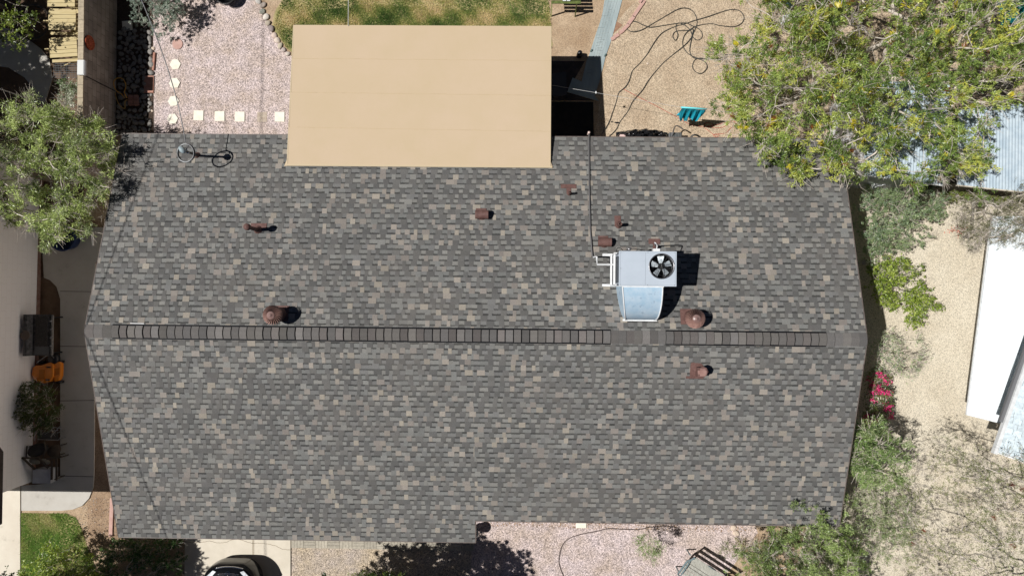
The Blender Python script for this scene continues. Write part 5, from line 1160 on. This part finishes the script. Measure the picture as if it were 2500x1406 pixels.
for pts, lb, r_, sd in ((HA, 'black garden hose with a wide loop reaching the big tree, left of two', .011, 1), (HB, 'black garden hose tangled in small loops on tan gravel, right of two', .0115, 2)):
    pp = smooth_pts([P(x, y, .02) for x, y in zp(pts, 3.196, 1320, 0)], 5); rn = random.Random(sd)
    for i, v in enumerate(pp): v.z = .018 + .012 * (1 + math.sin(i * .23 + sd))
    mbx = MB(); mbx.tube(pp, r_, 7); tag(mbx.build('garden_hose', M_hose, smooth=True), lb, 'hose')
# front hose
FH = [(1690, 325), (1600, 338), (1480, 335), (1340, 330), (1230, 355), (1080, 385), (990, 420), (935, 470), (910, 540), (898, 620), (910, 680), (940, 757), (970, 830)]
mbx = MB(); mbx.tube(smooth_pts([P(x, y, .02) for x, y in zp(FH, 3.676, 1120, 1200)], 5), .012, 7); tag(mbx.build('garden_hose', mat('brown_hose', C(84, 72, 68), .6), smooth=True), 'brown hose curving across the pink front gravel from the sapling', 'hose')
# red extension cord
RC_ = [(1522, 218), (1560, 238), (1600, 258), (1622, 270), (1650, 285), (1680, 302), (1700, 308), (1725, 309), (1750, 305), (1770, 300), (1778, 303), (1760, 312), (1725, 310), (1720, 303), (1732, 300), (1745, 306), (1760, 302), (1786, 296), (1796, 300), (1795, 308), (1783, 314), (1772, 325), (1757, 327), (1745, 328), (1742, 332), (1750, 335), (1756, 330), (1744, 330), (1736, 324), (1720, 312)]
mbx = MB(); pp = smooth_pts([P(x, y, .014) for x, y in RC_], 5); mbx.tube(pp, .007, 5); tag(mbx.build('extension_cord', mat('red_cord', C(178, 70, 56), .6), smooth=True), 'thin red extension cord squiggling on tan gravel under the teal towel', 'cord')
# clothesline + towel
mbx = MB(); l0 = P(1346, 208.5, 1.75); l1 = P(1665, 263, 1.6); l2 = P(1723, 267, 1.6); l3 = P(1850, 285, 1.75)
mbx.tube([l0, P(1467, 229, 1.68), l1, l2, l3], .0045, 5); tag(mbx.build('clothesline', M_lcable, smooth=True), 'thin white clothesline stretched from the patio roof to the big tree', 'clothesline')
mbx = MB(); q = P(1455, 226, 1.70); mbx.box(q.x - .015, q.x + .015, q.y - .03, q.y + .03, 1.64, 1.70); tag(mbx.build('clothes_peg', M_white), 'small white peg on the clothesline over the black shade', 'peg')
t = empty('towel', (l1 + l2) / 2 * 1.0, 'bright teal towel draped over the clothesline above its own black shadow', 'towel')
M_teal = mat('teal_cloth', C(40, 186, 208), .85, C(24, 166, 194), 10); mbx = MB(); rows = []; NX, NZ = 36, 16
for i in range(NX + 1):
    u = i / NX; top_ = l1.lerp(l2, u); ln = .85 + .1 * math.sin(u * 9) - .3 * (u > .82) - .1 * (u > .5) ; col_ = []
    for j in range(NZ + 1):
        v = j / NZ; fold = .05 * v * math.sin(u * 26 + 2 * v) + .03 * v * math.sin(u * 57 + 1)
        sagx = .12 * v * (1 - u) + .08 * math.sin(v * 3) * (u - .5)
        col_.append(top_ + Vector((sagx, fold - .02 - .10 * v, -v * ln)))
    rows.append(col_)
vs = [p for r_ in rows for p in r_]; m_ = NZ + 1
mbx.add(vs, [(i * m_ + j, (i + 1) * m_ + j, (i + 1) * m_ + j + 1, i * m_ + j + 1) for i in range(NX) for j in range(NZ)]); mbx.build('hanging_cloth', M_teal, t, smooth=True)
mbx = MB(); mbx.tube([l1 + Vector((-.03, 0, .01)), l1.lerp(l2, .5) + Vector((0, .0, .02)), l2 + Vector((.03, 0, .01))], .024, 7); mbx.build('folded_edge', mat('teal_light', C(110, 214, 222), .8), t, smooth=True)
mbx = MB(); mbx.blob(P(1662, 278, .9), .13, .05, .16, rot=.6, seed=5, rough=.25); mbx.build('hanging_corner', M_teal, t, smooth=True)
# shed patio clutter in shade
mbx = MB(); mbx.prism([(q.x, q.y) for q in [P(a, b, .5) for a, b in [(1348, 180), (1382, 176), (1384, 232), (1350, 236)]]], .45, .5)
t = empty('side_table', P(1368, 205, 0), 'dark table standing in the black shade of the patio roof', 'table'); mbx.build('top', mat('table_dark', C(60, 62, 66), .6), t)
for x, y in ((1350, 182), (1380, 180), (1382, 230), (1352, 232)): q = P(x, y, .4); mbx = MB(); mbx.tube([(q.x, q.y, 0), (q.x, q.y, .45)], .02, 6); mbx.build('leg', M_blackm, t)
mbx = MB(); mbx.lathe([(0, .3), (.07, .3), (.09, .05), (.09, 0)], P(1414, 137, 0), 18); tag(mbx.build('flower_pot', M_black, smooth=True), 'small dark pot at the top edge of the patio shade', 'pot')
mbx = MB(); mbx.blob(P(1444, 124, .04), .035, .05, .03, rot=-.6); tag(mbx.build('path_light', mat('light_grey', C(90, 110, 108), .4), smooth=True), 'small grey garden light on the left edge of the grey path', 'garden light')
mbx = MB(); mbx.blob(P(1478, 135, .04), .03, .05, .03, rot=-.6); tag(mbx.build('path_light', MATS['light_grey'], smooth=True), 'small grey garden light on the right edge of the grey path', 'garden light')
mbx = MB(); mbx.blob(P(1506, 300, .02), .07, .03, .015, seed=3); mbx.blob(P(1494, 298, .02), .03, .02, .015, seed=3); tag(mbx.build('dark_rag', M_black), 'small dark scrap lying between the hose ends near the eave', 'scrap')
# black plastic covered pile under the eave
def crumple(name, cx, cy, w_, h_, zh, mt, seed, parent=None, nx=36, ny=14):
    rng = random.Random(seed); mbx = MB(); c_ = P(cx, cy, .1); vs = []
    for i in range(nx + 1):
        for j in range(ny + 1):
            u = i / nx * 2 - 1; v = j / ny * 2 - 1; rr = min(1, (abs(u) ** 3 + abs(v) ** 3)); z = zh * (1 - rr) ** .5 if rr < 1 else 0
            z += z * (.18 * math.sin(u * 13 + v * 5 + seed) + .14 * math.sin(v * 11 - u * 17) + rng.uniform(-.12, .12))
            vs.append((c_.x + u * w_, c_.y + v * h_ * (1 - .25 * abs(u) ** 2), max(z, .0) + .01))
    m_ = ny + 1; mbx.add(vs, [(i * m_ + j, (i + 1) * m_ + j, (i + 1) * m_ + j + 1, i * m_ + j + 1) for i in range(nx) for j in range(ny)])
    return mbx.build(name, mt, parent)
t = empty('covered_pile', P(1568, 345, 0), 'pile covered by crumpled shiny black plastic under the back eave', 'pile')
crumple('black_sheet', 1568, 338, .80, .27, .5, mat('black_film', C(30, 30, 32), .22, spec=.8), 3, t)
mbx = MB(); q = P(1521, 333, .4); mbx.box(q.x - .09, q.x + .08, q.y - .12, q.y + .06, .1, .4); mbx.build('pink_crate', mat('pink_box', C(206, 178, 172), .7), t, bevel=.01)
# grey cart with handle
t = empty('cart', P(1650, 340, 0), 'grey ribbed metal cart with a bent black handle under the back eave', 'cart'); q0_ = P(1634, 345, .5); q1_ = P(1666, 323, .5)
mbx = MB(); mbx.box(q0_.x, q1_.x, q0_.y, q1_.y, .3, .46); mbx.build('tray', mat('cart_grey', C(104, 106, 106), .45, C(80, 82, 84), 12), t, bevel=.01)
mbx = MB()
for i in range(7): x = q0_.x + .03 + (q1_.x - q0_.x - .06) * i / 6; mbx.beam((x, q0_.y + .01, .47), (x, q1_.y - .01, .47), .022, .02)
mbx.build('ribs', M_steel, t)
mbx = MB(); mbx.tube(smooth_pts([P(1643, 327, .5), P(1645, 316, .55), P(1650, 308, .6), P(1657, 309, .6), P(1668, 316, .6)], 5), .02, 8); mbx.build('handle', mat('handle_grey', C(86, 80, 74), .6), t, smooth=True)
mbx = MB(); mbx.tube([P(1641, 330, .5), P(1644, 323, .55)], .03, 8); mbx.build('handle_joint', M_steel, t)
for x in (q0_.x + .04, q1_.x - .04): mbx = MB(); mbx.lathe([(0, -.03), (.12, -.03), (.13, 0), (.12, .03), (0, .03)], (x, q0_.y + .06, .13), 18, axis=(1, 0, 0)); mbx.build('wheel', M_black, t)
mbx = MB(); mbx.tube(smooth_pts([P(1684, 340, .5), P(1690, 332, .55), P(1697, 330, .58), P(1706, 333, .55), P(1716, 342, .5)], 5), .026, 8); tag(mbx.build('black_pipe', M_black, smooth=True), 'black bent tube poking out from under the back eave right of the cart', 'tube')
# blue and white cloth bits hung in the tree, teal tarp at the very top right
mbx = MB()
for (x, y, z, c_) in ((1926, 12, 3.2, (120, 170, 214)), (1928, 22, 3.15, (236, 240, 244)), (1920, 40, 3.1, (230, 232, 234)), (1914, 52, 3.1, (222, 226, 228))): mbx.blob(P(x, y, z), .09, .06, .05, col=C(*c_, .9), seed=int(x), rot=.7, rough=.3)
tag(mbx.build('hanging_cloth', M_vc, smooth=True), 'blue and white cloth scraps caught in the big tree near the top edge', 'cloth')
mbx = MB(); q = [P(2440, 0, 2.0), P(2520, -20, 2.0), P(2520, 50, 2.0), P(2450, 60, 2.0)]; mbx.prism([(a.x, a.y) for a in q], 1.9, 2.0); tag(mbx.build('teal_tarp', mat('tarp', C(30, 150, 150, .8), .5, C(20, 110, 120, .8), 6)), 'teal tarpaulin showing through the big tree in the top right corner', 'tarpaulin')
# white pole near the sheds
mbx = MB(); pA = P(2372, 559, .1); pB = P(2391, 294, 2.6); mbx.tube([pA, pB], [.045, .03], 10); tag(mbx.build('pale_pole', mat('pole_pale', C(206, 200, 200), .6, C(180, 172, 172), 8), smooth=True), 'long pale pole leaning from the gravel onto the tin sheds', 'pole')
mbx = MB(); q = P(2170, 440, .9); mbx.beam(P(2128, 456, .8), P(2190, 438, 1.0), .12, .03); tag(mbx.build('plank', M_white), 'white board leaning below the left tin shed', 'plank')
t = empty('tool_box', P(2128, 639, 0), 'grey metal box in the shaded strip above the lime shrub', 'box'); mbx = MB(); q0_ = P(2116, 645, .3); q1_ = P(2136, 633, .3); mbx.box(q0_.x, q1_.x, q0_.y, q1_.y, 0, .28); mbx.build('body', M_concg, t, bevel=.01); mbx = MB(); mbx.box(q0_.x - .01, q1_.x + .01, q0_.y - .01, q1_.y + .01, .281, .31); mbx.build('lid', M_step, t, bevel=.006)

# ================================================================== SHEDS AND ROOFS ON THE RIGHT
def corr(name, corners, parent, mt, pitch=.085, amp=.006, along=1, thick=None):
    """corrugated sheet on four world corners a b c d; waves across a->b, running a->d"""
    a, b, c_, d = corners; W_ = max((b - a).length, (c_ - d).length); n = int(W_ / pitch * 4); mbx = MB(); vs = []; m_ = 2
    for i in range(n + 1):
        u = i / n; z = amp * math.sin(i * math.pi / 2)
        vs += [a.lerp(b, u) + Vector((0, 0, z)), d.lerp(c_, u) + Vector((0, 0, z))]
    mbx.add(vs, [(2 * i, 2 * i + 1, 2 * i + 3, 2 * i + 2) for i in range(n)]); return mbx.build(name, mt, parent)
def wallbox(corners, z1, parent, mt, inset=.12):
    cx_ = sum(p.x for p in corners) / 4; cy_ = sum(p.y for p in corners) / 4; mbx = MB(); pl = []
    for p in corners: d = Vector((cx_ - p.x, cy_ - p.y, 0)); d.normalize(); pl.append((p.x + d.x * inset, p.y + d.y * inset))
    mbx.prism(pl, 0, z1); return mbx.build('wall', mt, parent)
M_tin = mat('tin', C(186, 198, 206), .65, C(160, 176, 188), 3, stain=(2.2, .64, C(160, 110, 76), .7))
M_tinw = mat('white_metal_roof', C(226, 230, 232), .6, C(214, 220, 223), 2, stain=(1.2, .6, C(190, 194, 194), .5))
cs = [P(2105, 200, 2.2), P(2320, 200, 2.2), P(2303, 453, 2.15), P(2112, 428, 2.15)]
t = empty('tin_shed', sum(cs, Vector()) / 4 * 1.0, 'left tin roofed shed half hidden under the big tree', 'shed'); t.location.z = 0
corr('roof', cs, t, M_tin); wallbox(cs, 2.1, t, M_white); mbx = MB(); mbx.beam(cs[2] + Vector((0, -.01, .0)), cs[3] + Vector((0, -.01, 0)), .03, .07); mbx.build('roof_edge', M_white, t)
cs = [P(2340, 270, 2.3), P(2620, 240, 2.4), P(2620, 482, 2.25), P(2336, 452, 2.2)]
t = empty('rusty_shed', sum(cs, Vector()) / 4 * 1.0, 'right tin shed with rust streaked corrugated roof at the right edge', 'shed'); t.location.z = 0
corr('roof', cs, t, M_tin); wallbox(cs, 2.12, t, M_dw, .2); mbx = MB(); mbx.beam(cs[2] + Vector((0, -.01, -.01)), cs[3] + Vector((0, -.01, -.01)), .03, .08); mbx.build('roof_edge', mat('edge_tan', C(196, 186, 170), .7), t)
t = crumple('rubbish_heap', 2322, 432, .22, .26, .5, mat('rust_heap', C(120, 84, 62), .9, C(70, 50, 40), 12), 9); tag(t, 'rusty brown heap squeezed between the two tin sheds', 'heap')
# white metal roof
zz = 2.0; cs = [P(2425, 500, zz), P(2620, 500, zz), P(2448, 1034, zz), P(2360, 1012, zz)]
pR = P(2500, 905, zz); far = P(2600, 640, zz)
t = empty('carport', P(2440, 800, 0), 'long white metal carport roof on the pale gravel at the right edge', 'carport')
mbx = MB(); A_ = P(2422, 528, zz); B_ = P(2360, 1012, zz); C2 = P(2448, 1034, zz); D2 = P(2632, 528, zz); n = 110; vs = []
for i in range(n + 1):
    u = i / n; vs += [A_.lerp(D2, u) + Vector((0, 0, .022 * (1 if i % 4 < 1 else 0))), B_.lerp(C2, u) + Vector((0, 0, .022 * (1 if i % 4 < 1 else 0)))]
mbx.add(vs, [(2 * i, 2 * i + 1, 2 * i + 3, 2 * i + 2) for i in range(n)]); mbx.build('roof', M_tinw, t)
mbx = MB(); dz = Vector((0, 0, -.06)); mbx.beam(A_ + dz * .4, B_ + dz * .4, .02, .04); mbx.beam(B_ + dz * .4, C2 + dz * .4, .02, .04); mbx.beam(C2 + dz * .4, D2 + dz * .4, .02, .04); mbx.build('fascia', M_white, t)
for p in (C2.lerp(D2, .85), D2): q = p; mbx = MB(); mbx.box(q.x - .04, q.x + .04, q.y - .04, q.y + .04, 0, zz - .03); mbx.build('post', M_white, t)
# light blue shingled house at the right edge
zz = 3.0; A_ = P(2430, 1103, zz); B_ = P(2524, 836, zz); t = empty('blue_roof_house', P(2560, 1000, 0), 'neighbouring house with pale blue shingled roof in the lower right edge', 'house')
d = (B_ - A_).normalized(); nrm = Vector((d.y, -d.x, 0)); mbx = MB(); rn = random.Random(12); Ln = 9.0; ex = .2
ex = .145
for r in range(62):
    x = -rn.uniform(0, .3)
    while x < 6.8:
        w_ = rn.choice([.2, .25, .3, .35]); xa, xb = max(x, 0), min(x + w_ - .006, 6.8); kcol = rn.uniform(.93, 1.02); x += w_
        if xb <= xa: continue
        f = lambda u, v, h: A_ + d * v + nrm * u + Vector((0, 0, u * .24 + h))
        mbx.add([f(xa, r * ex, .012), f(xb, r * ex, .012), f(xb, (r + 1) * ex - .003 * (rn.random() < .5), .004), f(xa, (r + 1) * ex, .004)], [(0, 1, 2, 3)], C(226 * kcol, 240 * kcol, 246 * kcol, .9))
mbx.build('roof', M_stone, t)
mbx = MB(); mbx.beam(A_ - d * .05 + Vector((0, 0, -.03)), B_ + d * 6 + Vector((0, 0, -.03)), .1, .12); E_ = A_ + nrm * 6.8 + Vector((0, 0, 6.8 * .24)); mbx.beam(A_ + Vector((0, 0, -.04)), E_ + Vector((0, 0, -.04)), .04, .14); mbx.build('fascia', M_white, t)
mbx = MB(); mbx.beam(A_ - nrm * .1 + d * .8 + Vector((0, 0, -.06)), B_ - nrm * .1 + d * 6 + Vector((0, 0, -.06)), .09, .08); mbx.build('edge_strip', mat('strip_grey', C(110, 110, 112), .6), t)  # grey strip along the outer edge of the blue roof
mbx = MB(); q0_ = A_ + nrm * 2.3 + d * 1.2; q1_ = A_ + nrm * 6.8 + d * 1.2; q2_ = q1_ + d * 8; q3_ = q0_ + d * 8; mbx.prism([(p.x, p.y) for p in (q0_, q1_, q2_, q3_)], 0, lambda x, y: zz - .1 + max(0, ((Vector((x, y, 0)) - Vector((A_.x, A_.y, 0))).dot(nrm))) * .24); mbx.build('wall', M_wall, t)

# ================================================================== FRONT YARD THINGS
# bench at the bottom
t = empty('garden_bench', P(1740, 1400, 0), 'weathered grey slatted bench with cast metal ends at the bottom edge', 'bench')
M_wg = mat('weathered_slat', C(196, 194, 184, .9), .85, C(140, 138, 128, .9), 9, stretch=(6, 1, 1)); M_ci = mat('cast_iron_blue', C(120, 138, 142), .6, C(90, 104, 108), 14)
o_ = P(1698, 1361, .8); ang = -.56; ux = Vector((math.cos(ang), math.sin(ang), 0)); uy = Vector((math.sin(ang), -math.cos(ang), 0)); LB = 1.3
uy = Vector((-math.sin(-ang) * -1, -math.cos(ang), 0)); uy = Vector((math.sin(ang), -math.cos(ang), 0)); uy = Vector((-.53, -.848, 0))
for i in range(3):
    mbx = MB(); a = o_ + uy * (.03 + i * .105) + Vector((0, 0, -.0 - i * .14)); mbx.beam(a, a + ux * LB, .09, .025); mbx.build('back_slat', M_wg, t)
for i in range(4):
    mbx = MB(); a = o_ + uy * (.36 + i * .1) + Vector((0, 0, -.38)); mbx.beam(a, a + ux * LB, .085, .025); mbx.build('seat_slat', M_wg, t)
for s_ in (0, 1):
    b_ = o_ + ux * (LB * s_ + (-.03 if s_ == 0 else .03)); mbx = MB(); mbx.tube(smooth_pts([b_ + Vector((0, 0, .03)), b_ + uy * .15 + Vector((0, 0, -.12)), b_ + uy * .3 + Vector((0, 0, -.3)), b_ + uy * .78 + Vector((0, 0, -.36))], 4), .028, 8)
    mbx.tube(smooth_pts([b_ + uy * .15 + Vector((0, 0, -.12)), b_ + uy * .45 + Vector((0, 0, -.12)), b_ + uy * .75 + Vector((0, 0, -.16)), b_ + uy * .74 + Vector((0, 0, -.36))], 4), .022, 8); mbx.build('end_frame', M_ci, t, smooth=True)
    for v_ in (.08, .7): q = b_ + uy * v_; mbx = MB(); mbx.tube([(q.x, q.y, .44), (q.x, q.y, 0)], .022, 6); mbx.build('leg', M_ci, t)
mbx = MB(); q = o_ + ux * .55 + uy * -.02 + Vector((0, 0, .0)); mbx.blob(q + Vector((0, 0, .03)), .16, .02, .09, rot=ang, seed=2); mbx.build('back_medallion', M_ci, t, smooth=True)
# black bucket by the notch
mbx = MB(); mbx.lathe([(0, .05), (.13, .05), (.16, .34), (.172, .35), (.15, .35), (.12, .1), (0, .1)], P(1157, 1292, .2), 28); tag(mbx.build('bucket', M_black, smooth=True), 'black round bucket tucked in the corner notch of the front eave', 'bucket')
# car
c0_ = P(568, 1369, .55); t = empty('car', (c0_.x, c0_.y - 2.2, 0), 'glossy black car parked nose first on the driveway at the bottom edge', 'car')
st = [(0, .30, .30, .62, .40), (.03, .44, .24, .72, .42), (.09, .58, .2, .78, .5), (.2, .72, .18, .84, .62), (.38, .84, .18, .90, .72), (.6, .90, .2, .95, .76), (1.0, .93, .22, 1.02, .78), (1.25, .93, .22, 1.06, .8), (3.6, .93, .22, 1.06, .8), (4.2, .9, .24, 1.02, .76), (4.5, .8, .28, .96, .66), (4.56, .6, .34, .86, .5)]
def ring(s_, w_, zb_, zt_, wt_):
    y = c0_.y - s_; cx_ = c0_.x; zm = zb_ + (zt_ - zb_) * .62; P_ = [(-w_ * .9, zb_), (-w_, zb_ + .12), (-w_, zm), (-wt_ - (w_ - wt_) * .35, zt_ - .03), (-wt_ * .8, zt_), (-wt_ * .4, zt_ + .015), (0, zt_ + .02)]
    P_ = P_ + [(-x, z) for x, z in P_[-2::-1]]; return [(cx_ + x, y, z) for x, z in P_]
mbx = MB(); rr = [ring(*a) for a in st]; m_ = len(rr[0]); mbx.add([p for r_ in rr for p in r_], [(i * m_ + j, i * m_ + j + 1, (i + 1) * m_ + j + 1, (i + 1) * m_ + j) for i in range(len(rr) - 1) for j in range(m_ - 1)] + [tuple(range(m_))[::-1], tuple((len(rr) - 1) * m_ + j for j in range(m_))])
M_car = mat('black_paint', C(14, 15, 17), .18, spec=.35, coat=.25)
o = mbx.build('body', M_car, t, smooth=True); md = o.modifiers.new('sub', 'SUBSURF'); md.levels = 2; md.render_levels = 2
mbx = MB(); cab = [(1.0, .66, 1.04), (1.75, .60, 1.46), (2.2, .58, 1.52), (3.4, .58, 1.52), (4.2, .62, 1.06)]; wb_ = [.74, .78, .8, .8, .72]; vs = []
for (s_, w2, z2), w3 in zip(cab, wb_): vs += [(c0_.x - w3, c0_.y - s_, 1.0), (c0_.x - w2, c0_.y - s_, z2), (c0_.x + w2, c0_.y - s_, z2), (c0_.x + w3, c0_.y - s_, 1.0)]
mbx.add(vs, [(4 * i + j, 4 * i + j + 1, 4 * i + j + 5, 4 * i + j + 4) for i in range(4) for j in range(3)]); mbx.build('windows', M_glass, t, smooth=False)
mbx = MB(); mbx.box(c0_.x - .57, c0_.x + .57, c0_.y - 3.4, c0_.y - 1.8, 1.5, 1.56); mbx.build('roof_panel', M_car, t, bevel=.03)
yN = c0_.y
def cx3(pts, z): return smooth_pts([Vector((c0_.x + x, yN - s_, z)) for x, s_ in pts], 4)
mbx = MB(); mbx.tube(cx3([(-.42, .13), (-.2, .085), (0, .075), (.2, .085), (.42, .13)], .80), [.02] * 17, 8); mbx.build('chrome_strip', mat('chrome', C(236, 238, 240), .08, metal=1), t, smooth=True)
for sg in (-1, 1):
    mbx = MB(); mbx.add([Vector((c0_.x + sg * x, yN - s_, z)) for x, s_, z in ((.36, .2, .852), (.46, .17, .84), (.66, .36, .86), (.80, .62, .87), (.76, .66, .895), (.58, .46, .90))], [(0, 1, 2, 3, 4, 5) if sg < 0 else (5, 4, 3, 2, 1, 0)]); ob = mbx.build('headlight', mat('headlight', C(226, 230, 232), .1, C(180, 186, 190), 20, spec=.8), t); so_ = ob.modifiers.new('s', 'SOLIDIFY'); so_.thickness = .03; so_.offset = 1
mbx = MB()
for s_, z in ((.235, .885), (.27, .893)): mbx.tube(cx3([(-.32, s_ + .03), (0, s_), (.32, s_ + .03)], z), .008, 6)
mbx.build('grille', MATS['chrome'], t, smooth=True)
mbx = MB(); q = Vector((c0_.x + 0, yN - .235, .905)); mbx.beam(q + Vector((-.04, .03, 0)), q + Vector((-.03, -.03, 0)), .014, .012); mbx.beam(q + Vector((.04, .03, 0)), q + Vector((.03, -.03, 0)), .014, .012); mbx.beam(q + Vector((-.035, 0, 0)), q + Vector((.035, 0, 0)), .014, .012, up=(0, 1, .1)); mbx.lathe([(.058, .0), (.066, .006), (.058, .01)], q - Vector((0, 0, .005)), 20); mbx.build('emblem', MATS['chrome'], t, smooth=False)
mbx = MB(); mbx.prism([(c0_.x + x, yN - s_) for x, s_ in ((-.34, .3), (.34, .3), (.46, .5), (.56, 1.05), (-.56, 1.05), (-.46, .5))], .9, lambda x, y: .925 + (yN - y - .3) * .17); mbx.build('hood', mat('hood_paint', C(34, 38, 44), .08, spec=.8, coat=1), t, bevel=.02)
for sg in (-1, 1):
    for s_ in (.95, 3.65):
        mbx = MB(); mbx.lathe([(0, -.11), (.2, -.11), (.31, -.1), (.34, -.06), (.34, .06), (.31, .1), (.2, .11), (0, .11)], (c0_.x + sg * .82, yN - s_, .34), 28, axis=(1, 0, 0)); wh = mbx.build('wheel', M_black, t, smooth=True)
    mbx = MB(); mbx.blob((c0_.x + sg * 1.02, yN - 1.35, 1.08), .11, .07, .07, seed=1); mbx.build('mirror', M_car, t, smooth=True)
